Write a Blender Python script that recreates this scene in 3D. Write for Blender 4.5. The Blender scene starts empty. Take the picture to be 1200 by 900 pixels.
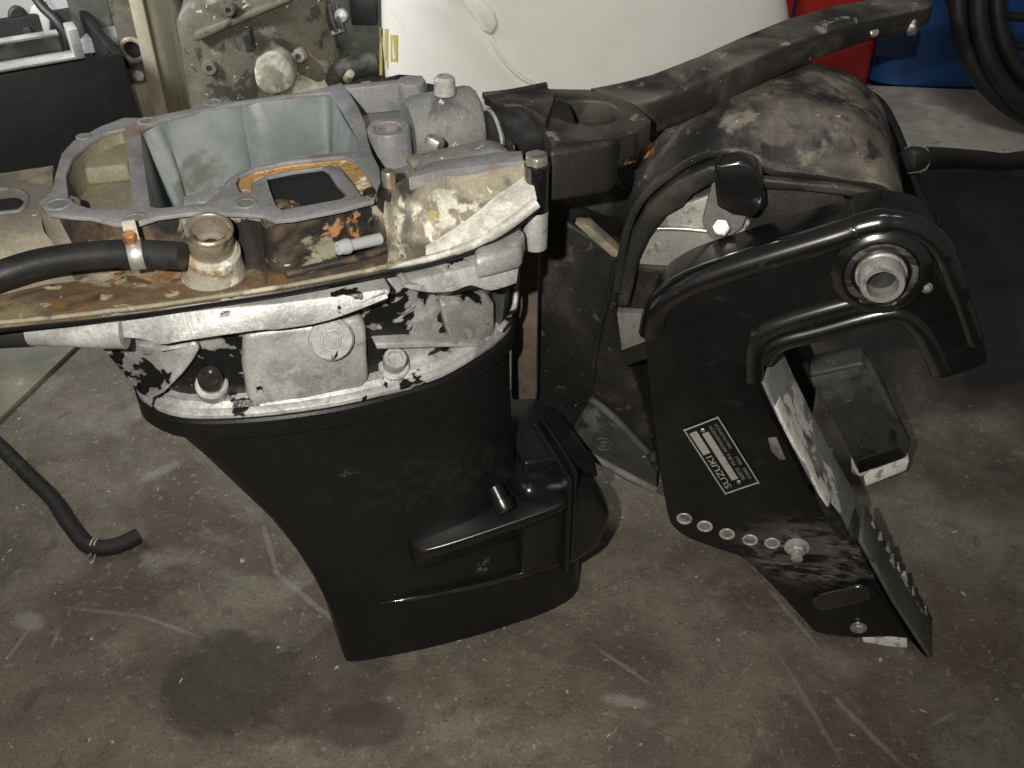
import bpy, bmesh, math, random
from mathutils import Vector as Vec, Matrix, noise as mnoise
from mathutils.geometry import tessellate_polygon

random.seed(7)
scene = bpy.context.scene
col = scene.collection
R = math.radians

# ------------------------------------------------------------------ camera
CAM_H, CAM_F, CAM_PITCH = 1.15, 1177.0, R(38)      # height (m), focal length in photo pixels, pitch below level
cd = bpy.data.cameras.new('camera')
cam = bpy.data.objects.new('camera', cd); col.objects.link(cam)
cd.sensor_width = 36; cd.lens = CAM_F / 1200 * 36
cd.clip_start = .02; cd.clip_end = 60
cam.location = (0, 0, CAM_H); cam.rotation_euler = (R(90) - CAM_PITCH, 0, 0)
scene.camera = cam
# ------------------------------------------------------------------ light
world = bpy.data.worlds.new('World'); scene.world = world; world.use_nodes = True
bg = world.node_tree.nodes['Background']
bg.inputs[0].default_value = (1.0, .95, .88, 1); bg.inputs[1].default_value = .055
fl = bpy.data.lights.new('camera_flash', 'SPOT'); fl.energy = 66; fl.shadow_soft_size = .012; fl.color = (1, .95, .86); fl.spot_size = R(104); fl.spot_blend = 1.0
flo = bpy.data.objects.new('camera_flash', fl); col.objects.link(flo); flo.location = (-.13, -.02, CAM_H + .07)
flo.rotation_euler = (Vec((-.16, 1.02, .42)) - Vec(flo.location)).to_track_quat('-Z', 'Y').to_euler()
wl = bpy.data.lights.new('work_lamp', 'AREA'); wl.energy = 11; wl.shape = 'RECTANGLE'; wl.size = .45; wl.size_y = .35; wl.color = (.95, .98, 1); wl.spread = R(100)
wlo = bpy.data.objects.new('work_lamp', wl); col.objects.link(wlo); wlo.location = (-1.45, 1.45, 1.30)
wlo.rotation_euler = (Vec((-.35, 2.05, .50)) - Vec(wlo.location)).to_track_quat('-Z', 'Y').to_euler()
cl_ = bpy.data.lights.new('ceiling_lamp', 'AREA'); cl_.energy = 5; cl_.shape = 'RECTANGLE'; cl_.size = 1.4; cl_.size_y = .12; cl_.color = (.97, .99, 1); cl_.spread = R(70)
clo = bpy.data.objects.new('ceiling_lamp', cl_); col.objects.link(clo); clo.location = (.1, .85, 2.35)
clo.rotation_euler = (Vec((.25, 2.25, .30)) - Vec(clo.location)).to_track_quat('-Z', 'Y').to_euler()
vs = scene.view_settings
vs.view_transform = 'Standard'; vs.look = 'None'; vs.exposure = 0; vs.gamma = 1; vs.use_curve_mapping = False

# ------------------------------------------------------------------ survey: photo bearings -> points on known planes of the place
_fw = Vec((0, math.cos(CAM_PITCH), -math.sin(CAM_PITCH))); _up = Vec((0, math.sin(CAM_PITCH), math.cos(CAM_PITCH))); _rt = Vec((1, 0, 0))
_C = Vec((0, 0, CAM_H))
def ray(x, y): return _fw + _rt * ((x - 600) / CAM_F) - _up * ((y - 450) / CAM_F)
def pz(x, y, z):
    d = ray(x, y); return _C + d * ((z - CAM_H) / d.z)
def pn(x, y, p, n):
    d = ray(x, y); return _C + d * ((Vec(p) - _C).dot(n) / d.dot(n))
def py(x, y, Y): return pn(x, y, (0, Y, 0), Vec((0, 1, 0)))
# motor frame: u along the leg (stern to bow), v across it, z up
MO = pz(405, 778, 0); MA = R(21.5)
MU = Vec((math.cos(MA), math.sin(MA), 0)); MV = Vec((-math.sin(MA), math.cos(MA), 0))
def m3(u, v, z): return MO + MU * u + MV * v + Vec((0, 0, z))
def mv(x, y, v): return pn(x, y, MO + MV * v, MV)
def muv(p): q = p - MO; return (q.dot(MU), q.dot(MV), p.z)
# clamp frame: a along the clamp plate (towards the transom), w across to the far clamp, z up
CW = Vec((.212, .977, 0)).normalized(); CA = Vec((CW.y, -CW.x, 0)); CT = pz(1090, 772, 0)
def c3(a, w, z): return CT + CA * a + CW * w + Vec((0, 0, z))
def cw(x, y, w): return pn(x, y, CT + CW * w, CW)
Z = Vec((0, 0, 1))

cw_pre = cw(955, 650, 0)
# ------------------------------------------------------------------ materials
MATS = {}
def mat(name, base, layers=(), rough=.5, metal=0., bump=(0, 0), spec=.5, coat=0., rvar=.12, grit=.20):
    """layers: dict(c=colour, s=noise scale, t=threshold, w=softness, up=facing-up mask, r=roughness, m=metallic, blob=(x,y,rx,ry), st=stretch)"""
    m = bpy.data.materials.new(name); m.use_nodes = True; MATS[name] = m
    nt = m.node_tree; N = nt.nodes; L = nt.links
    bs = N['Principled BSDF']
    geo = N.new('ShaderNodeNewGeometry'); pos = geo.outputs['Position']
    def val(v): n = N.new('ShaderNodeValue'); n.outputs[0].default_value = v; return n.outputs[0]
    def math_(op, a, b, clamp=False):
        n = N.new('ShaderNodeMath'); n.operation = op; n.use_clamp = clamp
        for i, x in enumerate((a, b)):
            if hasattr(x, 'is_linked'): L.new(x, n.inputs[i])
            else: n.inputs[i].default_value = x
        return n.outputs[0]
    def nz(scale, detail=6, dist=.3, off=(0, 0, 0), st=(1, 1, 1), rot=(0, 0, 0), ro=.6):
        mp = N.new('ShaderNodeMapping'); L.new(pos, mp.inputs[0])
        mp.inputs['Location'].default_value = off; mp.inputs['Scale'].default_value = st; mp.inputs['Rotation'].default_value = rot
        n = N.new('ShaderNodeTexNoise'); L.new(mp.outputs[0], n.inputs['Vector'])
        n.inputs['Scale'].default_value = scale; n.inputs['Detail'].default_value = detail; n.inputs['Distortion'].default_value = dist; n.inputs['Roughness'].default_value = ro
        return n.outputs['Fac']
    def ramp(f, a, b):
        n = N.new('ShaderNodeMapRange'); n.interpolation_type = 'SMOOTHSTEP'; L.new(f, n.inputs[0])
        n.inputs[1].default_value = a; n.inputs[2].default_value = b; return n.outputs[0]
    def mix(f, a, b):
        n = N.new('ShaderNodeMix'); n.data_type = 'RGBA'; L.new(f, n.inputs[0])
        for i, x in ((6, a), (7, b)):
            if hasattr(x, 'is_linked'): L.new(x, n.inputs[i])
            else: n.inputs[i].default_value = (*x, 1)
        return n.outputs[2]
    c = None
    # base with a gentle value drift
    f = nz(9, 4); dr = .2 if grit > .05 else .02; d = tuple(x * (1 - dr) for x in base); b2 = tuple(min(1, x * (1 + dr)) for x in base)
    c = mix(ramp(f, .35, .65), d, b2)
    micro = None
    rgh = math_('MULTIPLY_ADD', nz(30, 4), rvar * 2); rgh.node.inputs[2].default_value = rough - rvar
    mt = val(metal)
    hgt = None
    for i, l in enumerate(layers):
        k = None
        if l.get('s'):
            f = nz(l['s'], min(l.get('d', 4), 6), l.get('dist', .5), l.get('off', (i * 3.1, i * 1.7, i * .9)), l.get('st', (1, 1, 1)), l.get('rot', (0, 0, 0)), l.get('ro', .6))
            k = ramp(f, l['t'], l['t'] + l.get('w', .05))
        if l.get('blob'):
            bx, by, rx, ry, amp, soft = l['blob'][:6]
            vm = N.new('ShaderNodeVectorMath'); vm.operation = 'SUBTRACT'; L.new(pos, vm.inputs[0]); vm.inputs[1].default_value = (bx, by, l['blob'][6] if len(l['blob']) > 6 else 0)
            vs_ = N.new('ShaderNodeVectorMath'); vs_.operation = 'MULTIPLY'; 
            src = vm.outputs[0]
            if l.get('brot'):
                vr = N.new('ShaderNodeVectorRotate'); vr.rotation_type = 'Z_AXIS'; L.new(src, vr.inputs['Vector']); vr.inputs['Angle'].default_value = l['brot']; src = vr.outputs[0]
            L.new(src, vs_.inputs[0])
            vs_.inputs[1].default_value = (1 / rx, 1 / ry, (1 / l['blob'][7]) if len(l['blob']) > 7 else 0)
            ln = N.new('ShaderNodeVectorMath'); ln.operation = 'LENGTH'; L.new(vs_.outputs[0], ln.inputs[0])
            q = math_('MULTIPLY_ADD', nz(l.get('bs', 14), 6, .4, (5, i, 2)), amp); L.new(ln.outputs['Value'], q.node.inputs[2])
            kb = math_('SUBTRACT', 1.0, ramp(q, 1 + amp * .5 - soft, 1 + amp * .5 + soft))
            k = kb if k is None else math_('MULTIPLY', k, kb)
        if l.get('up') is not None:
            sp = N.new('ShaderNodeSeparateXYZ'); L.new(geo.outputs['Normal'], sp.inputs[0])
            ku = ramp(sp.outputs[2], l['up'], min(1, l['up'] + .35))
            k = ku if k is None else math_('MULTIPLY', k, ku)
        if l.get('edge'):
            ke = ramp(geo.outputs['Pointiness'], .505, .56); k = ke if k is None else math_('MULTIPLY', k, ke)
        if l.get('a') is not None: k = math_('MULTIPLY', k, l['a'])
        c = mix(k, c, l['c'])
        if l.get('r') is not None:
            n = N.new('ShaderNodeMix'); L.new(k, n.inputs[0]); L.new(rgh, n.inputs[2]); n.inputs[3].default_value = l['r']; rgh = n.outputs[0]
        if l.get('m') is not None:
            n = N.new('ShaderNodeMix'); L.new(k, n.inputs[0]); L.new(mt, n.inputs[2]); n.inputs[3].default_value = l['m']; mt = n.outputs[0]
        if l.get('h'):
            hh = math_('MULTIPLY', k, l['h']); hgt = hh if hgt is None else math_('ADD', hgt, hh)
    if grit:
        g = N.new('ShaderNodeMapRange'); L.new(nz(330, 3, 0, (2, 4, 6), ro=.75), g.inputs[0]); g.inputs[1].default_value = .3; g.inputs[2].default_value = .7; g.inputs[3].default_value = 1 - grit; g.inputs[4].default_value = 1 + grit
        g2 = N.new('ShaderNodeMapRange'); L.new(nz(55, 7, .3, (7, 1, 3), ro=.7), g2.inputs[0]); g2.inputs[1].default_value = .3; g2.inputs[2].default_value = .7; g2.inputs[3].default_value = 1 - grit * .6; g2.inputs[4].default_value = 1 + grit * .5
        gm = math_('MULTIPLY', g.outputs[0], g2.outputs[0])
        sc2 = N.new('ShaderNodeVectorMath'); sc2.operation = 'SCALE'; L.new(c, sc2.inputs[0]); L.new(gm, sc2.inputs['Scale']); c = sc2.outputs[0]
    L.new(c, bs.inputs['Base Color']); L.new(rgh, bs.inputs['Roughness']); L.new(mt, bs.inputs['Metallic'])
    bs.inputs['Specular IOR Level'].default_value = spec
    if coat: bs.inputs['Coat Weight'].default_value = coat; bs.inputs['Coat Roughness'].default_value = .10; bs.inputs['Coat IOR'].default_value = 1.9 if coat > .5 else 1.45
    if bump[0] or hgt is not None:
        b = N.new('ShaderNodeBump'); b.inputs['Strength'].default_value = bump[1] if bump[0] else .5; b.inputs['Distance'].default_value = .002
        h = nz(bump[0] or 200, 6, 0)
        if hgt is not None: h = math_('ADD', h, hgt)
        L.new(h, b.inputs['Height']); L.new(b.outputs[0], bs.inputs['Normal'])
    return m

st1 = pz(270, 800, 0); st2 = pz(395, 790, 0); st3 = pz(430, 850, 0); shadow_dirt = pz(1150, 300, 0); st5 = pz(360, 835, 0)
def scr(x0, y0, x1, y1, wd=.0035, a=.5, c=(.40, .385, .35)):
    p, q = pz(x0, y0, 0), pz(x1, y1, 0); d = q - p; m = (p + q) / 2
    return dict(c=c, blob=(m.x, m.y, d.length / 2, wd, 1.2, .5), brot=-math.atan2(d.y, d.x), bs=60, a=a)
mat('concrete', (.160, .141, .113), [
    dict(c=(.098, .078, .060), s=3.2, t=.44, w=.20, d=8),
    dict(c=(.215, .198, .160), s=5.5, t=.52, w=.16, d=8, a=.85),
    dict(c=(.085, .068, .056), s=22, t=.56, w=.16, d=8, a=.6),
    dict(c=(.125, .113, .092), s=11, t=.58, w=.12, d=8, a=.5),
    dict(c=(.33, .31, .27), s=95, t=.58, w=.10, a=.45),
    dict(c=(.055, .044, .036), s=150, t=.62, w=.07, a=.6),
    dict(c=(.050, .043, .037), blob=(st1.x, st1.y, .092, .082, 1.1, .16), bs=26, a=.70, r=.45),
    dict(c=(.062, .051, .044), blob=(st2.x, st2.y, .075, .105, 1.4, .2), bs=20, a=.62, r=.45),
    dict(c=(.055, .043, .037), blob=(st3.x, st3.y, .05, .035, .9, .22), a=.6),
    dict(c=(.52, .50, .45), s=60, t=.715, w=.02, d=2, a=.75),
    dict(off=(8.3, 2.2, 0), c=(.44, .42, .38), s=4.2, t=.68, w=.05, d=10, a=.55, st=(1, 1.6, 1)),
    dict(c=(.016, .014, .012), blob=(shadow_dirt.x, shadow_dirt.y, .85, .65, 1.0, .40), bs=7, a=.93), dict(c=(.05, .042, .035), s=240, t=.60, w=.05, a=.7),  # near-black blob: soft shadow right of the clamp plus dirt, painted into the floor
    scr(308, 615, 325, 672, .004, .25), scr(325, 672, 392, 728, .004, .25), scr(80, 712, 165, 722, .003, .2), scr(165, 722, 230, 745, .003, .3), scr(8, 772, 34, 738, .003, .35), scr(60, 760, 70, 735, .003, .3),
    scr(975, 815, 1060, 900, .004, .28), scr(915, 770, 985, 890, .003, .22), scr(900, 690, 960, 760, .003, .3), scr(1090, 850, 1120, 835, .003, .3), scr(700, 760, 760, 800, .003, .3), scr(215, 540, 160, 565, .010, .3), scr(20, 722, 48, 735, .014, .45), scr(710, 818, 760, 826, .008, .45),
], rough=.72, bump=(170, .9), spec=.3)
sf1, sf2, sf3, sf4 = mv(567, 663, -.022), mv(410, 553, -.03), mv(520, 560, -.03), mv(330, 545, -.02)
mat('black_paint', (.0095, .0092, .0088), [dict(c=(.020, .018, .016), s=5, t=.50, w=.3, a=.6), dict(c=(.026, .024, .021), s=26, t=.58, w=.2, a=.25, st=(1, 1, .4)), dict(c=(.05, .047, .042), s=140, t=.70, w=.03, a=.5), dict(c=(.20, .19, .17), s=280, t=.735, w=.02, a=.6),
    dict(c=(.24, .23, .21), s=160, t=.50, w=.08, blob=(sf1.x, sf1.y, .010, .03, 1.2, .4, sf1.z, .014), bs=120, a=.35), dict(c=(.16, .15, .14), s=160, t=.50, w=.08, blob=(sf2.x, sf2.y, .012, .03, 1.2, .4, sf2.z, .006), bs=120, a=.35),
    dict(c=(.05, .046, .040), s=60, t=.48, w=.12, blob=(sf3.x, sf3.y, .09, .1, 1.2, .5, sf3.z, .05), bs=30, a=.2)],
    rough=.36, bump=(420, .10), spec=.42, rvar=.14)
mat('black_gloss', (.0075, .0073, .0072), [dict(c=(.03, .027, .023), s=8, t=.52, w=.3, a=.45), dict(c=(.07, .066, .06), s=50, t=.62, w=.08, a=.4), dict(c=(.14, .13, .12), s=260, t=.76, w=.02, a=.5)], rough=.24, bump=(60, .04), spec=1.0, rvar=.05, coat=1.0)
sc_ = cw_pre
mat('pad_black', (.0095, .0092, .009), [dict(c=(.02, .018, .016), s=6, t=.5, w=.3, a=.5), dict(c=(.16, .15, .14), s=260, t=.75, w=.02, a=.5)], rough=.27, bump=(300, .06), spec=.7, rvar=.05)
mat('clamp_black', (.0075, .0073, .0072), [dict(c=(.03, .027, .023), s=7, t=.50, w=.3, a=.5), dict(c=(.05, .046, .042), s=40, t=.60, w=.14, a=.22), dict(c=(.14, .13, .12), s=260, t=.76, w=.02, a=.5),
    dict(c=(.10, .095, .088), s=30, t=.42, w=.14, st=(1, 1, 2.6), d=9, blob=(sc_.x, sc_.y, .085, .2, .5, .5, sc_.z, .055), bs=20, a=.85, r=.6),
    dict(c=(.22, .21, .19), s=70, t=.56, w=.08, st=(.5, .5, 2.5), blob=(sc_.x, sc_.y, .08, .2, .5, .5, sc_.z, .05), bs=20, a=.6)], rough=.24, bump=(60, .04), spec=.45, rvar=.06, coat=.25)
mat('scuffed_black', (.02, .019, .018), [dict(c=(.14, .135, .125), s=20, t=.50, w=.12, st=(.5, .5, 3), a=.8), dict(c=(.3, .29, .27), s=60, t=.63, w=.06, st=(.4, .4, 3), a=.6)], rough=.55, bump=(120, .2))
mat('worn_black', (.022, .020, .018), [
    dict(c=(.118, .106, .088), s=9, t=.44, w=.2, up=.35, d=9), dict(c=(.085, .075, .062), s=14, t=.46, w=.2, a=.6),
    dict(c=(.24, .22, .18), s=30, t=.60, w=.06, up=.3, a=.7), dict(c=(.45, .43, .39), s=55, t=.72, w=.02, a=.8)], rough=.52, bump=(150, .25), spec=.4)
mat('dusty_casting', (.020, .019, .018), [
    dict(c=(.150, .130, .104), s=9, t=.40, w=.24, up=.15, d=10, dist=.3), dict(c=(.235, .21, .17), s=26, t=.52, w=.12, up=.2, d=9, a=.8, dist=.2),
    dict(c=(.018, .017, .016), s=22, t=.52, w=.12, d=8, dist=.4, off=(4, 4, 1)),
    dict(c=(.06, .053, .045), s=12, t=.47, w=.2, a=.6), dict(c=(.5, .47, .42), s=60, t=.69, w=.02, a=.8)], rough=.5, bump=(90, .6), spec=.45)
mat('swivel_black', (.014, .013, .012), [
    dict(c=(.050, .044, .037), s=6, t=.46, w=.22, d=9), dict(c=(.008, .008, .007), s=11, t=.50, w=.14, a=.8), dict(c=(.11, .10, .085), s=38, t=.60, w=.1, a=.5),
    dict(c=(.22, .21, .19), s=110, t=.68, w=.04, a=.6)], rough=.45, bump=(130, .35), spec=.5)
mat('raw_aluminium', (.50, .50, .49), [
    dict(c=(.34, .34, .33), s=13, t=.44, w=.16, d=9), dict(c=(.64, .64, .62), s=34, t=.56, w=.10, a=.6), dict(c=(.20, .20, .19), s=70, t=.60, w=.07, a=.55), dict(c=(.62, .60, .54), s=9, t=.60, w=.1, a=.4),
    dict(c=(.17, .165, .15), s=24, t=0.637, w=.012, d=4, dist=.35, off=(1.3, .2, 0), a=.8),
    dict(c=(.010, .010, .010), s=24, t=0.655, w=.005, d=4, dist=.35, r=.3, m=0, h=1.6, off=(1.3, .2, 0))], rough=.45, metal=.3, bump=(150, .4))
mat('chipped_aluminium', (.50, .50, .49), [
    dict(c=(.34, .34, .33), s=13, t=.44, w=.16, d=9), dict(c=(.64, .64, .62), s=34, t=.56, w=.10, a=.6), dict(c=(.20, .20, .19), s=70, t=.60, w=.07, a=.55), dict(c=(.62, .60, .54), s=9, t=.60, w=.1, a=.4),
    dict(c=(.17, .165, .15), s=17, t=0.472, w=.012, d=4, dist=.35, off=(1.3, .2, 0), a=.8),
    dict(c=(.010, .010, .010), s=17, t=0.49, w=.005, d=4, dist=.35, r=.3, m=0, h=1.6, off=(1.3, .2, 0))], rough=.45, metal=.3, bump=(150, .4))
mat('flaking_aluminium', (.50, .50, .49), [
    dict(c=(.34, .34, .33), s=13, t=.44, w=.16, d=9), dict(c=(.64, .64, .62), s=34, t=.56, w=.10, a=.6), dict(c=(.20, .20, .19), s=70, t=.60, w=.07, a=.55), dict(c=(.62, .60, .54), s=9, t=.60, w=.1, a=.4),
    dict(c=(.17, .165, .15), s=20, t=0.572, w=.012, d=4, dist=.35, off=(1.3, .2, 0), a=.8),
    dict(c=(.010, .010, .010), s=20, t=0.59, w=.005, d=4, dist=.35, r=.3, m=0, h=1.6, off=(1.3, .2, 0))], rough=.45, metal=.3, bump=(150, .4))
mat('mating_grey', (.225, .225, .235), [
    dict(c=(.30, .285, .285), s=12, t=.5, w=.2, d=8), dict(c=(.20, .125, .09), s=15, t=.58, w=.12, a=.7), dict(c=(.15, .165, .175), s=25, t=.58, w=.1, a=.7), dict(c=(.48, .46, .43), s=90, t=.70, w=.04, a=.6)], rough=.5, bump=(200, .15))
mat('chamber_grey', (.205, .235, .235), [
    dict(c=(.26, .285, .28), s=8, t=.5, w=.2), dict(c=(.13, .15, .155), s=16, t=.54, w=.12, st=(1, 1, .18)), dict(c=(.33, .34, .33), s=24, t=.60, w=.06, st=(1, 1, .3), a=.6), dict(c=(.10, .085, .06), s=9, t=.62, w=.08, a=.6), dict(c=(.55, .55, .53), s=80, t=.72, w=.02, a=.7)], rough=.38, bump=(110, .10), grit=.07)
mat('ochre_deposit', (.205, .185, .125), [
    dict(c=(.19, .18, .15), s=10, t=.48, w=.12), dict(c=(.36, .25, .13), s=16, t=.60, w=.1, a=.7), dict(c=(.62, .60, .50), s=24, t=.63, w=.05, d=9, h=.7)], rough=.7, bump=(120, .35))
mat('rust_scale', (.42, .25, .09), [
    dict(c=(.60, .55, .44), s=60, t=.50, w=.1, d=8, h=.6), dict(c=(.24, .11, .035), s=48, t=.56, w=.08), dict(c=(.14, .12, .10), s=90, t=.66, w=.05, a=.7)], rough=.85, bump=(260, .7))
r1_, r2_, r3_, r4_ = pz(165, 320, .65), pz(250, 335, .65), pz(400, 310, .65), pz(60, 350, .65)
mat('tray_rust', (.105, .076, .046), [
    dict(c=(.185, .150, .088), s=10, t=.50, w=.14, d=9), dict(c=(.175, .088, .036), s=14, t=.50, w=.12, d=8), dict(c=(.045, .036, .030), s=12, t=.56, w=.12, st=(1, 1.6, 1)),
    dict(c=(.36, .33, .22), s=26, t=.57, w=.06, d=9, h=.5),
    dict(c=(.46, .42, .30), s=40, t=.42, w=.08, blob=(r1_.x, r1_.y, .05, .018, 1.2, .35), bs=40, h=.6), dict(c=(.50, .24, .10), s=50, t=.48, w=.06, blob=(r1_.x, r1_.y, .03, .014, 1.2, .35), bs=40, h=.4),
    dict(c=(.135, .080, .040), s=20, t=.40, w=.12, blob=(r2_.x, r2_.y, .10, .03, 1.2, .4), bs=30, a=.9),
    dict(c=(.050, .044, .038), s=26, t=.40, w=.12, blob=(r3_.x, r3_.y, .10, .05, 1.2, .4), bs=30, a=.9),
    dict(c=(.62, .59, .48), s=80, t=.69, w=.03, h=.6)], rough=.6, bump=(160, .4))
k1, k2, k3, k4, k5 = pz(484, 275, .66), pz(520, 268, .665), pz(470, 225, .69), pz(555, 258, .67), pz(470, 300, .65)
mat('tray_crust', (.205, .18, .135), [
    dict(c=(.30, .27, .20), s=13, t=.46, w=.12, d=10, h=.4), dict(c=(.115, .105, .09), s=17, t=.56, w=.10), dict(c=(.62, .60, .50), s=38, t=.60, w=.04, d=10, h=1.0), dict(c=(.45, .38, .15), s=30, t=.60, w=.06, a=.7),
    dict(c=(.66, .64, .55), s=44, t=.49, w=.10, d=9, blob=(k1.x, k1.y, .034, .03, 1.2, .35, k1.z, .03), bs=40, h=1.0),
    dict(c=(.60, .58, .49), s=40, t=.50, w=.10, d=9, blob=(k4.x, k4.y, .06, .028, 1.2, .4, k4.z, .03), bs=40, h=.7),
    dict(c=(.50, .27, .09), s=40, t=.48, w=.08, blob=(k2.x, k2.y, .045, .006, 1.2, .5, k2.z, .012), bs=60, a=.7),
    dict(c=(.025, .023, .02), s=30, t=.36, w=.05, blob=(k3.x, k3.y, .018, .02, 1.2, .15, k3.z, .030), bs=60),
    dict(c=(.07, .06, .04), s=30, t=.40, w=.1, blob=(k5.x, k5.y, .045, .016, 1.2, .3, k5.z, .02), bs=40, a=.9)], rough=.72, bump=(160, .5))
mat('holder_black', (.022, .020, .019), [
    dict(c=(.30, .28, .20), s=22, t=.56, w=.06, d=9, h=.5), dict(c=(.13, .095, .06), s=10, t=.50, w=.14), dict(c=(.36, .19, .09), s=22, t=.62, w=.04, h=.4), dict(c=(.6, .6, .56), s=60, t=.68, w=.03, a=.8)], rough=.42, bump=(130, .35))
mat('tan_deposit', (.175, .155, .125), [dict(c=(.26, .23, .15), s=14, t=.5, w=.12), dict(c=(.12, .10, .085), s=9, t=.56, w=.14), dict(c=(.60, .57, .42), s=26, t=.64, w=.04, d=9, h=.6)], rough=.7, bump=(150, .4))
mat('swivel_tan', (.12, .095, .075), [dict(c=(.16, .13, .10), s=10, t=.5, w=.2), dict(c=(.07, .055, .045), s=16, t=.56, w=.12)], rough=.7, bump=(150, .3))
mat('lug_grey', (.165, .165, .160), [dict(c=(.22, .205, .18), s=10, t=.5, w=.2), dict(c=(.09, .09, .09), s=16, t=.56, w=.14), dict(c=(.62, .61, .56), s=40, t=.66, w=.03, h=.5), dict(c=(.30, .27, .20), s=20, t=.62, w=.08, up=.3)], rough=.6, bump=(150, .3))
mat('pale_lip', (.22, .205, .145), [dict(c=(.38, .36, .28), s=30, t=.52, w=.1), dict(c=(.10, .09, .07), s=40, t=.60, w=.05)], rough=.6, bump=(150, .3))
mat('bright_lip', (.50, .49, .45), [dict(c=(.68, .67, .62), s=22, t=.5, w=.1), dict(c=(.33, .24, .14), s=18, t=.62, w=.1, a=.6), dict(c=(.16, .15, .13), s=36, t=.66, w=.05)], rough=.55, metal=.1, bump=(150, .35))
mat('rubber', (.016, .016, .0165), [dict(c=(.05, .048, .045), s=24, t=.52, w=.2, a=.6)], rough=.45, bump=(180, .12), spec=.4)
mat('old_rubber', (.012, .011, .010), [dict(c=(.05, .043, .035), s=20, t=.56, w=.15, a=.8)], rough=.7, bump=(150, .3))
mat('cable_black', (.016, .015, .015), [dict(c=(.055, .047, .042), s=10, t=.5, w=.3, a=.7)], rough=.55, bump=(60, .1))
mat('zinc', (.58, .57, .54), [dict(c=(.36, .34, .30), s=50, t=.52, w=.1), dict(c=(.20, .14, .09), s=70, t=.64, w=.05)], rough=.38, metal=.75, bump=(200, .2))
mat('dull_steel', (.44, .43, .40), [dict(c=(.24, .23, .20), s=50, t=.56, w=.1), dict(c=(.55, .54, .5), s=80, t=.62, w=.05)], rough=.42, metal=.3, bump=(200, .2))
mat('bore_grey', (.19, .185, .17), [dict(c=(.10, .095, .085), s=50, t=.52, w=.15)], rough=.6)
mat('brass_tube', (.34, .30, .24), [dict(c=(.47, .36, .24), s=40, t=.52, w=.12), dict(c=(.15, .13, .11), s=60, t=.60, w=.08)], rough=.35, metal=.6, bump=(200, .15))
mat('flaky_collar', (.36, .34, .28), [dict(c=(.62, .61, .55), s=30, t=.52, w=.06, h=.5), dict(c=(.27, .18, .10), s=26, t=.54, w=.1), dict(c=(.10, .05, .05), s=40, t=.66, w=.05)], rough=.65, bump=(180, .4))
mat('grey_plastic', (.40, .42, .43), [], rough=.45, grit=.03)
mat('copper_sleeve', (.40, .20, .08), [dict(c=(.24, .12, .05), s=60, t=.5, w=.1)], rough=.5, metal=.3)
mat('scraped_metal', (.30, .31, .31), [dict(c=(.82, .81, .77), s=20, t=.52, w=.04, st=(1, 1, .6), d=9), dict(c=(.13, .13, .13), s=16, t=.60, w=.08, st=(1, 1, .3)), dict(c=(.32, .26, .18), s=40, t=.66, w=.05)], rough=.5, metal=.3, bump=(140, .3))
mat('white_scrape', (.78, .77, .72), [dict(c=(.35, .33, .29), s=40, t=.60, w=.06), dict(c=(.5, .5, .47), s=60, t=.55, w=.1)], rough=.6, bump=(160, .4))
mat('grimy_grey', (.075, .075, .070), [dict(c=(.12, .118, .108), s=14, t=.48, w=.2), dict(c=(.02, .02, .02), s=17, t=.58, w=.12), dict(c=(.3, .29, .26), s=50, t=.70, w=.03)], rough=.6, bump=(150, .3))
mat('foot_grey', (.045, .045, .042), [dict(c=(.085, .083, .076), s=14, t=.46, w=.2), dict(c=(.014, .014, .013), s=20, t=.54, w=.12), dict(c=(.25, .24, .22), s=60, t=.66, w=.04)], rough=.5, bump=(150, .4))
mat('dark_void', (.006, .006, .006), [], rough=.8)
mat('plate_black', (.008, .008, .008), [], rough=.35, grit=.03)
mat('plate_silver', (.40, .40, .37), [dict(c=(.30, .30, .28), s=90, t=.5, w=.2)], rough=.45, metal=.2, grit=.03)
mat('plate_print', (.11, .11, .10), [dict(c=(.02, .02, .02), s=420, t=.52, w=.04)], rough=.5)
mat('white_plastic', (.62, .60, .54), [dict(c=(.64, .615, .55), s=3, t=.5, w=.3), dict(c=(.46, .42, .34), s=14, t=.67, w=.06, a=.3), dict(c=(.30, .28, .24), s=120, t=.72, w=.03, a=.4)], rough=.38, bump=(60, .04), grit=.03)
mat('bright_plastic', (.82, .82, .80), [], rough=.4, grit=.03)
mat('gold_stripe', (.36, .30, .08), [], rough=.5, grit=.03)
mat('old_wood', (.115, .102, .062), [dict(c=(.065, .060, .036), s=20, t=.46, w=.15, st=(1, 1, .12)), dict(c=(.22, .20, .14), s=24, t=.6, w=.1, st=(1, 1, .3)), dict(c=(.03, .03, .02), s=40, t=.68, w=.04)], rough=.8, bump=(90, .3))
mat('pale_wood', (.27, .235, .165), [dict(c=(.28, .25, .18), s=20, t=.5, w=.2, st=(1, 1, .2))], rough=.75, bump=(90, .2))
mat('mossy_block', (.105, .108, .088), [dict(c=(.055, .058, .045), s=16, t=.48, w=.15, d=9), dict(c=(.17, .17, .14), s=30, t=.6, w=.1)], rough=.85, bump=(120, .5))
mat('black_bin', (.0075, .0080, .0075), [dict(c=(.018, .019, .017), s=8, t=.5, w=.3)], rough=.55, bump=(90, .15))
mat('beige_casting', (.115, .102, .072), [dict(c=(.055, .049, .033), s=9, t=.44, w=.16, d=9), dict(c=(.22, .20, .155), s=15, t=.55, w=.08, d=9), dict(c=(.028, .024, .017), s=17, t=.57, w=.08), dict(c=(.5, .48, .42), s=50, t=.66, w=.04)], rough=.7, bump=(70, .8))
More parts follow.
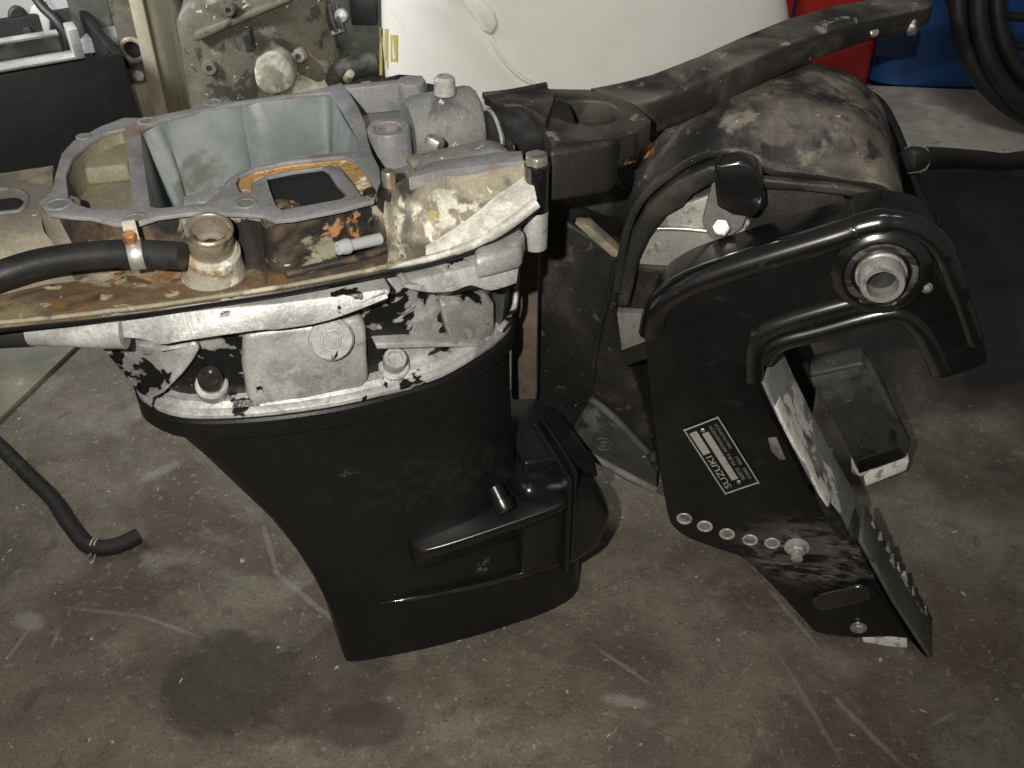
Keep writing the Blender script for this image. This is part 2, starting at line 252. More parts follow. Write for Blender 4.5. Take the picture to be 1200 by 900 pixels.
mat('crud_white', (.27, .255, .20), [dict(c=(.44, .42, .36), s=22, t=.5, w=.1), dict(c=(.20, .18, .13), s=16, t=.56, w=.1), dict(c=(.08, .07, .05), s=34, t=.62, w=.06)], rough=.8, bump=(90, .6))
mat('green_black', (.035, .038, .028), [dict(c=(.09, .09, .07), s=14, t=.52, w=.14), dict(c=(.012, .012, .01), s=20, t=.56, w=.1), dict(c=(.12, .075, .045), s=12, t=.60, w=.1)], rough=.55, bump=(100, .3))
mat('pale_metal', (.36, .37, .35), [dict(c=(.22, .21, .20), s=14, t=.5, w=.2), dict(c=(.10, .08, .07), s=22, t=.62, w=.08)], rough=.5, metal=.2, bump=(120, .2))
mat('red_paint', (.36, .018, .014), [dict(c=(.22, .014, .012), s=6, t=.5, w=.3)], rough=.4, grit=.03)
mat('blue_plastic', (.028, .105, .31), [dict(c=(.022, .075, .22), s=5, t=.5, w=.3)], rough=.45, grit=.03)
mat('navy_band', (.012, .022, .055), [], rough=.5, grit=.03)
mat('pale_board', (.52, .49, .42), [dict(c=(.40, .38, .32), s=5, t=.5, w=.2), dict(c=(.20, .18, .15), s=30, t=.66, w=.05)], rough=.8, bump=(100, .2))
mat('ply_board', (.235, .225, .165), [dict(c=(.16, .155, .115), s=9, t=.5, w=.2, d=9), dict(c=(.32, .31, .25), s=24, t=.6, w=.08)], rough=.8, bump=(100, .2))

# ------------------------------------------------------------------ mesh helpers
WORLD = {}
def link(o, parent=None):
    col.objects.link(o)
    if parent is not None: o.parent = parent
    return o
def thing(name, loc, label, cat, group=None):
    o = bpy.data.objects.new(name, None); o.empty_display_size = .05; link(o); o.location = loc; WORLD[o.name] = Vec(loc)
    o['label'] = label; o['category'] = cat; o['kind'] = 'thing'
    if group: o['group'] = group
    return o
def tag(o, label, cat, group=None):
    o['label'] = label; o['category'] = cat; o['kind'] = 'thing'
    if group: o['group'] = group
    return o
def mk(name, verts, faces, material, parent=None, bevel=0, seg=2, angle=35, mats=None, fm=None, sub=0):
    bm = bmesh.new()
    vs = [bm.verts.new(v) for v in verts]
    for i, f in enumerate(faces):
        try: fc = bm.faces.new([vs[j] for j in f])
        except ValueError: continue
        if fm: fc.material_index = fm[i]
    bmesh.ops.recalc_face_normals(bm, faces=bm.faces)
    if bevel:
        es = [e for e in bm.edges if len(e.link_faces) == 2 and e.calc_face_angle(0) > R(28)]
        bmesh.ops.bevel(bm, geom=es, offset=bevel, segments=seg, profile=.5, affect='EDGES', clamp_overlap=True)
    return fin(name, bm, material, parent, angle, mats, sub)
def fin(name, bm, material, parent=None, angle=35, mats=None, sub=0):
    c = Vec((0, 0, 0))
    for v in bm.verts: c += v.co
    c /= max(1, len(bm.verts))
    for v in bm.verts: v.co -= c
    me = bpy.data.meshes.new(name); bm.to_mesh(me); bm.free()
    for p in me.polygons: p.use_smooth = True
    me.set_sharp_from_angle(angle=R(angle))
    for m in (mats or [material]): me.materials.append(MATS[m])
    o = bpy.data.objects.new(name, me); link(o, parent)
    o.location = c - (WORLD[parent.name] if parent else Vec((0, 0, 0)))
    WORLD[o.name] = c
    if sub:
        s = o.modifiers.new('sub', 'SUBSURF'); s.levels = s.render_levels = sub
    return o
def cat_rom(pts, n=6, closed=False):
    P = [Vec(p) for p in pts]; out = []; L = len(P)
    rng = range(L) if closed else range(L - 1)
    for i in rng:
        if closed: a, b, c, d = P[i - 1], P[i], P[(i + 1) % L], P[(i + 2) % L]
        else: a, b, c, d = P[max(0, i - 1)], P[i], P[i + 1], P[min(L - 1, i + 2)]
        for k in range(n):
            t = k / n
            out.append(.5 * ((2 * b) + (c - a) * t + (2 * a - 5 * b + 4 * c - d) * t * t + (3 * b - a - 3 * c + d) * t ** 3))
    if not closed: out.append(P[-1])
    return out
def prism(name, pts, ext, material, parent=None, bevel=.002, seg=2, holes=(), sm=0, mats=None, cap2=True, taper=None):
    """closed outline (and holes) swept along ext"""
    loops = [list(pts)] + [list(h) for h in holes]
    if sm: loops[0] = cat_rom(loops[0], sm, True)
    ext = Vec(ext); V = []; F = []; fm = []
    idx = []
    for lp in loops:
        a = len(V); V += [Vec(p) for p in lp]; idx.append((a, len(lp)))
    n = len(V)
    if taper:
        cen = sum((Vec(p) for p in loops[0]), Vec((0, 0, 0))) / len(loops[0])
        V += [cen + (p - cen) * taper + ext for p in V[:n]]
    else: V += [p + ext for p in V[:n]]
    if len(loops) == 1:
        F.append(list(range(n))); fm.append(0)
        if cap2: F.append(list(range(n, 2 * n))[::-1]); fm.append(0)
    else:
        nrm = ext.normalized(); ax = nrm.orthogonal().normalized(); ay = nrm.cross(ax)
        for t in tessellate_polygon([[Vec((p.dot(ax), p.dot(ay), 0)) for p in map(Vec, lp)] for lp in loops]):
            F.append(list(t)); fm.append(0)
            if cap2: F.append([i + n for i in t][::-1]); fm.append(0)
    for k, (a, c) in enumerate(idx):
        for i in range(c):
            j = (i + 1) % c
            F.append([a + i, a + j, n + a + j, n + a + i]); fm.append(1 if mats and k == 0 else (2 if mats and len(mats) > 2 else (1 if mats else 0)))
    return mk(name, V, F, material, parent, bevel, seg, mats=mats, fm=fm if mats else None)
def loft(name, secs, material, parent=None, closed=True, cap=True, bevel=0, angle=35, seg=2, sub=0):
    V = []; F = []; n = len(secs[0])
    for s in secs: V += [Vec(p) for p in s]
    for k in range(len(secs) - 1):
        for i in range(n if closed else n - 1):
            j = (i + 1) % n
            F.append([k * n + i, k * n + j, (k + 1) * n + j, (k + 1) * n + i])
    if cap and closed:
        F.append(list(range(n))[::-1]); F.append(list(range((len(secs) - 1) * n, len(secs) * n)))
    return mk(name, V, F, material, parent, bevel, seg, angle, sub=sub)
def frame(d):
    d = Vec(d).normalized(); a = (d.cross(Z) if abs(d.z) < .95 else d.cross(Vec((1, 0, 0)))).normalized(); return d, a, a.cross(d).normalized()
def lathe(name, o, d, prof, material, parent=None, n=32, squash=1, angle=35, cap=True):
    """prof: (distance along axis, radius)"""
    d, a, b = frame(d); o = Vec(o)
    secs = [[o + d * t + (a * math.cos(2 * math.pi * i / n) + b * math.sin(2 * math.pi * i / n) * squash) * max(r, 1e-4) for i in range(n)] for t, r in prof]
    return loft(name, secs, material, parent, cap=cap, angle=angle)
def hexbolt(name, o, d, r, h, material, parent=None, washer=0, rot=0.):
    d, a, b = frame(d); o = Vec(o); secs = []
    if washer: lathe(name.replace('bolt', 'washer') if 'bolt' in name else 'washer', o, d, [(0, washer), (.002, washer), (.0025, washer * .95), (.0026, .001)], material, parent, 24)
    V = []; F = []
    for t, k in ((0, 1), (h * .82, 1), (h, .84)):
        V += [o + d * t + (a * math.cos(math.pi / 3 * i + rot) + b * math.sin(math.pi / 3 * i + rot)) * r * k for i in range(6)]
    for k in range(2):
        for i in range(6): F.append([k * 6 + i, k * 6 + (i + 1) % 6, k * 6 + 6 + (i + 1) % 6, k * 6 + 6 + i])
    F += [list(range(6))[::-1], list(range(12, 18))]
    return mk(name, V, F, material, parent, r * .06, 2)
def tube(name, pts, r, material, parent=None, n=14, sm=8, closed=False, cap=True, rr=None):
    P = cat_rom(pts, sm, closed) if sm else [Vec(p) for p in pts]
    secs = []; L = len(P); prev = None
    for i, p in enumerate(P):
        t = ((P[(i + 1) % L] if (closed or i < L - 1) else p) - (P[i - 1] if (closed or i > 0) else p)).normalized()
        if prev is None: a = (t.cross(Z) if abs(t.z) < .95 else t.cross(Vec((1, 0, 0)))).normalized()
        else: a = (prev - t * prev.dot(t)).normalized()
        prev = a; b = t.cross(a)
        q = r if rr is None else rr[min(len(rr) - 1, int(i / max(1, L - 1) * (len(rr) - 1) + .5))]
        secs.append([p + (a * math.cos(2 * math.pi * k / n) + b * math.sin(2 * math.pi * k / n)) * q for k in range(n)])
    if closed: secs.append(secs[0])
    return loft(name, secs, material, parent, cap=cap and not closed, angle=50)
def box(name, o, ax, ay, az, material, parent=None, bevel=.002, seg=2):
    o, ax, ay, az = map(Vec, (o, ax, ay, az))
    V = [o, o + ax, o + ax + ay, o + ay]; V += [p + az for p in V]
    return mk(name, V, [[0, 1, 2, 3], [4, 5, 6, 7], [0, 1, 5, 4], [1, 2, 6, 5], [2, 3, 7, 6], [3, 0, 4, 7]], material, parent, bevel, seg)
def ring(name, o, d, r0, r1, h, material, parent=None, n=32, ch=.0012):
    d, a, b = frame(d); o = Vec(o)
    prof = [(0, r0), (0, r1 - ch), (ch, r1), (h - ch, r1), (h, r1 - ch), (h, r0 + ch), (h - ch, r0), (0, r0)]
    secs = [[o + d * t + (a * math.cos(2 * math.pi * i / n) + b * math.sin(2 * math.pi * i / n)) * r for i in range(n)] for t, r in prof]
    return loft(name, secs, material, parent, cap=False, angle=50)
def shell(name, rows, thick, material, parent=None, bevel=0):
    """open grid of rows given real thickness along the mean normal"""
    n = len(rows[0]); m = len(rows); G = [[Vec(p) for p in r] for r in rows]
    def nrm(i, j):
        du = G[min(m - 1, i + 1)][j] - G[max(0, i - 1)][j]; dv = G[i][min(n - 1, j + 1)] - G[i][max(0, j - 1)]
        return du.cross(dv).normalized()
    V = [p for r in G for p in r] + [G[i][j] - nrm(i, j) * thick for i in range(m) for j in range(n)]
    q = m * n; F = []
    for i in range(m - 1):
        for j in range(n - 1):
            a = i * n + j; F.append([a, a + 1, a + n + 1, a + n]); F.append([q + a, q + a + n, q + a + n + 1, q + a + 1])
    bd = [j for j in range(n)] + [i * n + n - 1 for i in range(1, m)] + [(m - 1) * n + j for j in range(n - 2, -1, -1)] + [i * n for i in range(m - 2, 0, -1)]
    for k in range(len(bd)):
        a, b = bd[k], bd[(k + 1) % len(bd)]; F.append([a, b, q + b, q + a])
    return mk(name, V, F, material, parent, bevel, 2, 40)

# ------------------------------------------------------------------ the setting: floor
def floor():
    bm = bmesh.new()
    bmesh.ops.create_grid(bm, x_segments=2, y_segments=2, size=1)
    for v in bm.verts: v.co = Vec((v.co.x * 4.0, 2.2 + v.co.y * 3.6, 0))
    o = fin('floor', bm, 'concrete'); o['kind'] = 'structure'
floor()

# ================================================================== the outboard midsection
MOT = thing('outboard_midsection', m3(.15, .1, 0), 'black outboard motor midsection with open top, bare silver band and clamp brackets', 'boat engine')

# ---- driveshaft housing (leg)
HALF = [(-.166, .10), (-.164, .066), (-.158, .032), (-.124, -.008), (-.053, -.034), (.034, -.048), (.11, -.046), (.16, -.037), (.235, .002), (.262, .04), (.268, .10)]
FOOT = [(.0, .10), (.0, .05), (.0005, .016), (.008, .001), (.05, -.008), (.12, -.017), (.20, -.021), (.29, -.019), (.345, -.004), (.365, .03), (.370, .10)]
def outline(ul, ur, k, blunt=0., n=4):
    """plan outline symmetric about v=.1: lens-shaped at the top of the leg, squarer at its foot"""
    pts = []
    for (u, v), (fu, fv) in zip(HALF, FOOT):
        s_ = (u + .166) / .434 * (1 - blunt) + (fu / .370) * blunt
        h_ = (.1 - v) / .148 * k * .148 * (1 - blunt) + (.1 - fv) * blunt
        pts.append((ul + (ur - ul) * s_, h_))
    full = [(u, .1 - h) for u, h in pts] + [(u, .1 + h) for u, h in pts[-2:0:-1]]
    P = cat_rom([Vec((u, v, 0)) for u, v in full], n, True)
    return [(p.x, p.y) for p in P]
def sec(ul, ur, k, z, blunt=0., tilt=0.): return [m3(u, v, z) for u, v in outline(ul, ur, k, blunt)]
LEGS = [(.470, -.160, .264, .99, .0), (.44, -.142, .263, .98, .12), (.40, -.118, .262, .97, .28), (.35, -.092, .262, .96, .45), (.29, -.061, .265, .95, .62), (.23, -.038, .272, .94, .76),
        (.17, -.021, .292, .93, .86), (.125, -.012, .325, .92, .93), (.10, -.008, .352, .92, .96), (.05, -.003, .364, .92, 1), (.0, 0.0, .368, .92, 1)]
leg = loft('driveshaft_housing', [sec(a, b, k, z, bl) for z, a, b, k, bl in LEGS], 'black_paint', MOT, bevel=0, angle=60)
loft('housing_flange', [sec(-.166, .268, 1.0, .456), sec(-.168, .270, 1.018, .459), sec(-.168, .270, 1.018, .479), sec(-.166, .268, 1.005, .482)], 'black_paint', MOT, angle=30)
# lower mount bulge along the near side
def bulge(name, st, material, parent, n=10, depth=.1):
    """st: stations (u, z_low, z_high, proud v)"""
    secs = []
    for u, z0, z1, v in st:
        zc, hz = (z0 + z1) / 2, (z1 - z0) / 2; s = []
        for i in range(n + 1):
            t = math.pi * i / n; c, q = -math.cos(t), math.sin(t)
            s.append(m3(u, v + depth * (1 - abs(q) ** .35), zc + hz * (abs(c) ** .6) * (1 if c > 0 else -1)))
        secs.append(s)
    return loft(name, secs, material, parent, closed=True, angle=45)
def pad_ring(g, z0, dz, k=1.):
    pl = [(.100, -.004), (.0975, -.020), (.100, -.033), (.110, -.042), (.135, -.0475), (.17, -.0515), (.21, -.055), (.25, -.058), (.285, -.060), (.298, -.056), (.302, -.04), (.302, .02), (.2, .02), (.12, .01)]
    P = cat_rom([Vec((u, v, 0)) for u, v in pl], 3, True); c = Vec((.2, .0, 0)); R_ = []
    for p in P:
        q = c + (p - c) * g; vy = -.010 + (q.y + .010) * k if q.y < -.010 else q.y
        R_.append(m3(q.x, vy, z0 + .17 * (q.x - .1) + dz))
    return R_
loft('lower_mount_cover', [pad_ring(.95, .2185, .004), pad_ring(.985, .2185, .002), pad_ring(1.0, .2185, -.003), pad_ring(1.0, .2185, -.008, .97), pad_ring(.99, .2185, -.018, .85), pad_ring(.97, .2185, -.035, .62), pad_ring(.94, .2185, -.055, .38), pad_ring(.90, .2185, -.08, .1)], 'pad_black', leg, angle=60)
# lower mount box at the bow side of the leg
lm = prism('lower_mount_box', [m3(*p) for p in ((.245, -.04, .10), (.245, -.04, .275), (.30, -.035, .265), (.36, -.035, .235), (.385, -.03, .17), (.372, -.03, .115), (.33, -.035, .095))], MV * .20, 'pad_black', leg, bevel=.022, seg=5)
prism('mount_cap', [m3(*p) for p in ((.262, 0, .23), (.262, 0, .284), (.30, 0, .280), (.365, 0, .250), (.372, 0, .22))], MV * .16, 'black_paint', leg, bevel=.006, seg=3)
box('mount_rib', m3(.301, -.050, .11), MU * .008, MV * .12, Z * .172, 'pad_black', leg, .003)
box('mount_rib', m3(.313, -.0425, .12), MU * .006, MV * .12, Z * .168, 'pad_black', leg, .003)
bolt = lathe('mount_bolt', mv(593, 598, -.052), (mv(576, 564, -.020) - mv(593, 598, -.052)), [(-.002, .004), (0, .0125), (.004, .0135), (.014, .0135), (.015, .0105), (.032, .0105), (.034, .004)], 'pad_black', leg, 24)
# the crease near the foot of the leg
tube('foot_crease', [m3(.055, -.017, .122), m3(.12, -.0245, .118), m3(.2, -.0275, .112), m3(.28, -.026, .106), m3(.335, -.016, .100), m3(.356, .01, .098)], .004, 'black_gloss', leg, 10, rr=[.0008, .003, .0042, .0048, .0048, .004])

def pzs(l, z): return [pz(x, y, z) for x, y in l]
# ---- bare aluminium band (oil pan)
pan = loft('oil_pan', [sec(-.150, .25, .86, .482), sec(-.152, .252, .87, .505), sec(-.175, .255, .89, .56), sec(-.192, .262, .92, .62), sec(-.19, .26, .80, .622)], 'chipped_aluminium', MOT, cap=False, angle=40)
loft('pan_lip', [sec(-.165, .266, .99, .4825), sec(-.166, .267, 1.0, .4845), sec(-.166, .267, 1.0, .4885), sec(-.1655, .2665, .996, .4895), sec(-.163, .264, .985, .496), sec(-.158, .259, .95, .501), sec(-.150, .25, .85, .502)], 'flaking_aluminium', pan, cap=False, angle=25)
# raised panels of the casting, proud of the recesses (u0,u1 at the bottom, u0,u1 at the top)
def near_v(u, k):
    pts = outline(-.17, .268, k, n=10); best = None
    for i in range(len(pts) // 2 + 2):
        (a, b), (c, d) = pts[i], pts[(i + 1) % len(pts)]
        if (a - u) * (c - u) <= 0 and abs(c - a) > 1e-6 and max(b, d) < .11:
            t = (u - a) / (c - a); v = b + (d - b) * t
            best = v if best is None else min(best, v)
    return best if best is not None else .05
def panel(name, u0, u1, t0, t1, z0, z1, k0, k1, material, parent, bev=.004, n=10, back=.05):
    A = []; B = []
    rows = []
    for f in (0, 1):
        z = z0 + (z1 - z0) * f; a, b, k = (u0, u1, k0) if f == 0 else (t0, t1, k1)
        rows.append([(a + (b - a) * i / n, k, z) for i in range(n + 1)])
    fr = [m3(u, near_v(u, k), z) for u, k, z in rows[0]] + [m3(u, near_v(u, k), z) for u, k, z in rows[1][::-1]]
    V = fr + [p + MV * back for p in fr]; m = len(fr); F = []
    h = n + 1
    for i in range(n): F.append([i, i + 1, m - 2 - i, m - 1 - i]); F.append([m + i, 2 * m - 1 - i, 2 * m - 2 - i, m + i + 1])
    for i in range(m): F.append([i, (i + 1) % m, m + (i + 1) % m, m + i])
    return mk(name, V, F, material, parent, bev, 3)
def facep(name, px, k, material, parent, bev=.006, back=.03, sm=0, lift=0.):
    """a flat-ish casting panel: outline laid on the band's outer surface (scale k), given depth inwards"""
    P = []
    for x, y in px:
        v = -.03
        for _ in range(6):
            u = muv(mv(x, y, v))[0]; v = near_v(max(-.160, min(.255, u)), k) - lift
        P.append(mv(x, y, v))
    if sm: P = cat_rom(P, sm, True)
    return prism(name, P, MV * back, material, parent, bevel=bev, seg=3)
facep('raised_panel', [(106, 396), (150, 402), (190, 408), (228, 400), (236, 408), (226, 425), (214, 440), (192, 462), (176, 470), (164, 462), (142, 436), (122, 412)], 1.03, 'flaking_aluminium', pan, .006, .04)
facep('raised_panel', [(286, 392), (310, 388), (380, 380), (426, 372), (430, 384), (433, 446), (426, 458), (360, 470), (300, 480), (291, 468), (285, 430)], .972, 'raw_aluminium', pan, .012)
facep('raised_panel', [(518, 356), (545, 350), (572, 346), (580, 356), (581, 400), (574, 406), (545, 404), (528, 398), (522, 378)], .965, 'flaking_aluminium', pan, .008)
facep('web', [(440, 403), (480, 401), (530, 400), (574, 399), (586, 406), (578, 413), (560, 407), (500, 407), (442, 410)], .985, 'raw_aluminium', pan, .002)
facep('web', [(428, 462), (480, 448), (530, 432), (575, 412), (590, 410), (592, 420), (560, 438), (480, 458), (430, 470)], .985, 'raw_aluminium', pan, .004)
d0 = (-MV * .93 + Z * .25).normalized()
bz = mv(388, 397, near_v(.035, .985)); lathe('plug_boss', bz, d0, [(-.02, .0225), (.003, .0225), (.0055, .020), (.0056, .012), (.004, .0115), (.004, .0095), (.0075, .009), (.008, .001)], 'raw_aluminium', pan, 36)
for (x, y, mt_) in ((247, 446, 'black_gloss'), (461, 424, 'raw_aluminium')):
    b0 = mv(x, y, (-.012 if x < 300 else -.032))
    lathe('bolt_seat', b0 - Z * .006, (Z * .8 - MV * .5), [(-.01, .0165), (.003, .0165), (.0045, .0145), (.0046, .001)], 'raw_aluminium', pan, 24)
    lathe('pan_bolt', b0 - Z * .004, (Z * .8 - MV * .5), [(0, .0125), (.018, .0125), (.0195, .0115), (.0196, .008), (.015, .0075), (.015, .001)], mt_, pan, 24)
# ribbed pocket at the bow end
prism('end_pocket', [m3(.232, .0, .50), m3(.258, .03, .50), m3(.272, .05, .60), m3(.240, -.01, .605)], MV * .05 - MU * .01, 'grimy_grey', pan, bevel=.004)
tube('pocket_rib', [m3(.226, -.012, .508), m3(.252, .012, .515), m3(.262, .028, .545), m3(.268, .036, .598), m3(.25, .005, .605)], .0035, 'raw_aluminium', pan, 8)
# ---- flange between pan and tray, with its wavy lower edge
def wavy_flange(name, tops, lows, zt, vd, material):
    A = []; B = []
    for (xt, yt), (xl, yl) in zip(tops, lows):
        A.append(xt)
    T = cat_rom([Vec((x, y, 0)) for x, y in tops], 4); Lw = cat_rom([Vec((x, y, 0)) for x, y in lows], 4)
    rows = [[], [], [], []]
    for t, l in zip(T, Lw):
        p = pz(t.x, t.y, zt); u, v, z = muv(p)
        q = mv(l.x, l.y, v - vd); uu, vv, zz = muv(q)
        rows[0].append(m3(u, v + .05, zt)); rows[1].append(p); rows[2].append(q); rows[3].append(m3(uu, vv + .05, zz + .001))
    return shell(name, rows, .006, material, MOT, bevel=.002)
wavy_flange('pan_flange', [(92, 372), (110, 370), (170, 366), (205, 366), (265, 360), (320, 356), (345, 353), (400, 346), (457, 337)],
            [(97, 382), (118, 392), (165, 398), (190, 404), (215, 400), (300, 388), (330, 386), (385, 376), (455, 350)], .628, .006, 'raw_aluminium')
wavy_flange('pan_flange', [(472, 330), (500, 324), (530, 318), (555, 312), (585, 304), (610, 298)],
            [(472, 337), (500, 343), (530, 342), (552, 335), (575, 341), (606, 332)], .634, .006, 'raw_aluminium')
prism('flange_ear', pzs([(556, 304), (612, 290), (616, 268), (600, 264), (556, 282)], .648), -Z * .026, 'raw_aluminium', MOT, bevel=.007, seg=3)

# ---- tray round the powerhead base
def pzs(l, z): return [pz(x, y, z) for x, y in l]
HOLD = [(45, 238), (55, 250), (82, 253), (108, 255), (135, 262), (160, 262), (185, 254), (225, 249), (280, 250), (308, 252), (322, 258), (345, 256), (400, 245), (438, 235), (452, 222), (462, 213), (520, 203), (612, 190),
        (606, 168), (568, 130), (560, 105), (500, 96), (497, 88), (470, 86), (440, 93), (400, 97), (360, 107), (272, 119), (250, 116), (234, 125), (186, 135), (166, 138), (145, 138), (118, 148), (86, 165), (72, 180), (65, 205), (60, 225)]
holdz = .71
rim_px = [(-95, 388), (-40, 383), (0, 377), (90, 368), (180, 357), (250, 347), (330, 335), (400, 322), (450, 312)]
rim3 = [pz(x, y, .647) for x, y in rim_px]
tray_out = [p for p in rim3] + [m3(.16, -.05, .647), m3(.22, .0, .647), m3(.24, .1, .647), m3(.22, .22, .647), m3(.13, .262, .647), m3(-.1, .272, .647), m3(-.22, .26, .647), m3(-.31, .2, .647), m3(-.335, .1, .647)]
tray_hole = [m3(*p) for p in ((-.178, .05, .647), (-.12, .014, .647), (.02, -.008, .647), (.085, -.022, .647), (.12, .01, .647), (.128, .10, .647), (.118, .244, .647), (.02, .246, .647), (-.115, .238, .647), (-.16, .19, .647), (-.178, .12, .647))]
tray = prism('drip_tray', tray_out, -Z * .010, 'tray_rust', MOT, bevel=.0025, holes=[tray_hole])
tube('tray_lip', [p + Vec((0, 0, -.001)) for p in rim3] + [pz(470, 308, .647)], .0026, 'pale_lip', tray, 8, 4)
tube('tray_skirt', [p + Vec((0, .004, -.0085)) for p in rim3] + [pz(470, 308, .647) + Vec((0, .004, -.0085))], .0048, 'black_paint', tray, 8, 4)
tube('tray_ridge', pzs([(335, 322), (380, 311), (420, 302), (458, 290)], .650), .0042, 'holder_black', tray, 8, 4)
# apron shelf at the stern, a little higher than the tray floor
ap = [[(-95, 217, .690), (-40, 209, .690), (0, 203, .690), (30, 199, .691), (62, 194, .692)], [(-95, 240, .688), (-40, 236, .689), (0, 232, .690), (26, 230, .690), (60, 226, .692)], [(-95, 262, .686), (-40, 258, .687), (0, 254, .688), (24, 252, .689), (50, 248, .690)],
      [(-95, 292, .676), (-40, 285, .678), (0, 280, .680), (26, 277, .681), (52, 272, .682)], [(-95, 315, .668), (-40, 306, .668), (0, 300, .668), (30, 296, .668), (70, 290, .668)], [(-95, 345, .654), (-40, 336, .654), (0, 328, .653), (34, 322, .653), (80, 314, .652)], [(-95, 362, .646), (-40, 356, .646), (0, 348, .646), (40, 340, .646), (90, 332, .646)]]
apr = [cat_rom([pz(*p) for p in r], 4) for r in ap]
apr = [[p + Z * mnoise.noise(p * 40) * .0015 for p in r] for r in [list(c) for c in zip(*[cat_rom(list(c), 4) for c in zip(*apr)])]]
apron = shell('stern_apron', apr, .008, 'tan_deposit', MOT)
prism('apron_slot', pzs([(-60, 240), (0, 233), (18, 231), (27, 235), (22, 242), (2, 246), (-60, 254)], .6925), -Z * .004, 'dark_void', apron, bevel=.001, sm=2)
tube('apron_ridge', pzs([(-95, 232), (-20, 224), (14, 222), (32, 230), (24, 246), (0, 250), (-95, 262)], .691), .0022, 'lug_grey', apron, 8, 4)
# the ramp where the tray climbs at the bow end
I_ = [(452, 236, .70), (466, 214, .706), (500, 205, .708), (540, 199, .708), (580, 194, .709), (616, 189, .71)]
M_ = [(462, 290, .656), (486, 282, .657), (518, 268, .660), (552, 252, .668), (585, 230, .680), (622, 206, .694)]
R_ = [(452, 311, .647), (478, 307, .647), (515, 298, .649), (555, 284, .655), (592, 264, .664), (629, 236, .682)]
cI, cM, cR = [cat_rom([pz(*p) for p in c], 5) for c in (I_, M_, R_)]
cM = [m * .5 + (a + c) * .25 for a, m, c in zip(cI, cM, cR)]
rows = []
for f in range(9):
    t = f / 8; row = []
    for i, (a, b, c) in enumerate(zip(cI, cM, cR)):
        p = a * ((1 - t) ** 2) + (b * 2 - (a + c) * .5) * (2 * t * (1 - t)) + c * t * t
        row.append(p + Z * (mnoise.noise(p * 60) * .0018 if 0 < f < 8 else 0))
    rows.append(row)
shell('tray_ramp', rows, .006, 'tray_crust', MOT)
tube('ramp_lip', [p - Z * .0015 for p in cR], .004, 'bright_lip', MOT, 10, 2, rr=[.003, .003, .0035, .005, .006, .006])
tube('ramp_skirt', [p + Vec((.001, .005, -.009)) for p in cR], .0045, 'black_paint', MOT, 8, 2)
def rq(i, f, h):
    p, q = cR[i], cM[i]; return p + (q - p) * f + Z * h
n0_ = 8
shell('ramp_edge', [[rq(i, f * (.25 + .75 * (i - n0_) / (len(cR) - 1 - n0_)), hh) for i in range(n0_, len(cR))] for f, hh in ((1.35, .0012), (.9, .0035), (.45, .0045), (.0, .003))], .003, 'bright_lip', MOT)

# ---- powerhead base: walls, mating face, chambers
CH_BIG = [(164, 152), (186, 141), (240, 128), (272, 122), (300, 118), (350, 111), (386, 108), (398, 126), (412, 150), (424, 172), (418, 177), (375, 181), (330, 187), (290, 198), (268, 210), (258, 224), (240, 238), (186, 244), (176, 242), (170, 200)]
CH_LEFT = [(80, 232), (77, 205), (84, 186), (104, 166), (124, 155), (146, 150), (150, 180), (155, 240), (148, 245), (104, 244), (92, 240)]
CH_PORT = [(312, 207), (345, 200), (378, 196), (386, 202), (394, 215), (407, 228), (400, 233), (330, 246), (323, 240), (316, 222)]
GROOVE = [(276, 215), (280, 206), (300, 197), (335, 190), (375, 186), (402, 183), (416, 188), (427, 202), (442, 222), (438, 231), (424, 230), (412, 214), (398, 197), (388, 193), (340, 199), (308, 207), (295, 214), (294, 226), (282, 226)]
faceM = prism('mating_face', pzs(HOLD[:14] + [(446, 212), (444, 196), (436, 180), (431, 164), (428, 146), (420, 126), (410, 110), (400, 97)] + HOLD[26:], holdz), -Z * .004, 'mating_grey', MOT, bevel=.0012, holes=[pzs(h, holdz) for h in (CH_BIG, CH_LEFT, CH_PORT, GROOVE)])
def shrink(pts, d):
    c = sum(pts, Vec((0, 0, 0))) / len(pts)
    return [p + (c - p).normalized() * d for p in pts]
wall_top = shrink(pzs(HOLD, holdz - .0045), .0035)
# notched wall: scalloped between the bolt bosses
W1 = [p - Z * .020 for p in shrink(wall_top, .002)]; W2 = [Vec((p.x, p.y, .647)) for p in shrink(wall_top, .006)]
holder = loft('powerhead_base', [wall_top, W1, W2], 'holder_black', MOT, cap=False, angle=40)
def chamber(name, px, depth, k, material, parent, flutes=(), amp=.012):
    top = pzs(px, holdz - .001); n = 8
    P = cat_rom(top, n, True) if flutes else cat_rom(top, 4, True)
    cen = sum(P, Vec((0, 0, 0))) / len(P); secs = []
    for f in range(7):
        t = f / 6; s = []
        for i, p in enumerate(P):
            q = p + (cen - p) * (k * t) - Z * depth * t
            for a, b in flutes:
                fr = (i / n - a) / (b - a)
                if 0 < fr < 1: q = q + (cen - p).normalized() * amp * math.sin(math.pi * fr) ** .6 * min(1, .15 + t * 3)
            s.append(q)
        secs.append(s)
    V = [p for s in secs for p in s]; m = len(P); F = []
    for a in range(6):
        for i in range(m):
            j = (i + 1) % m; F.append([a * m + i, a * m + j, (a + 1) * m + j, (a + 1) * m + i])
    F.append(list(range(6 * m, 7 * m)))
    return mk(name, V, F, material, parent, 0, angle=50)
chamber('oil_chamber', CH_BIG, .16, .10, 'chamber_grey', holder, [(.2, 1.1), (1.1, 3.4), (3.4, 5.8), (5.8, 9.0)], .016)
chamber('water_chamber', CH_LEFT, .038, .06, 'ochre_deposit', holder)
chamber('exhaust_port', CH_PORT, .006, .0, 'dark_void', holder)
chamber('rust_groove', GROOVE, .006, .0, 'rust_scale', holder)
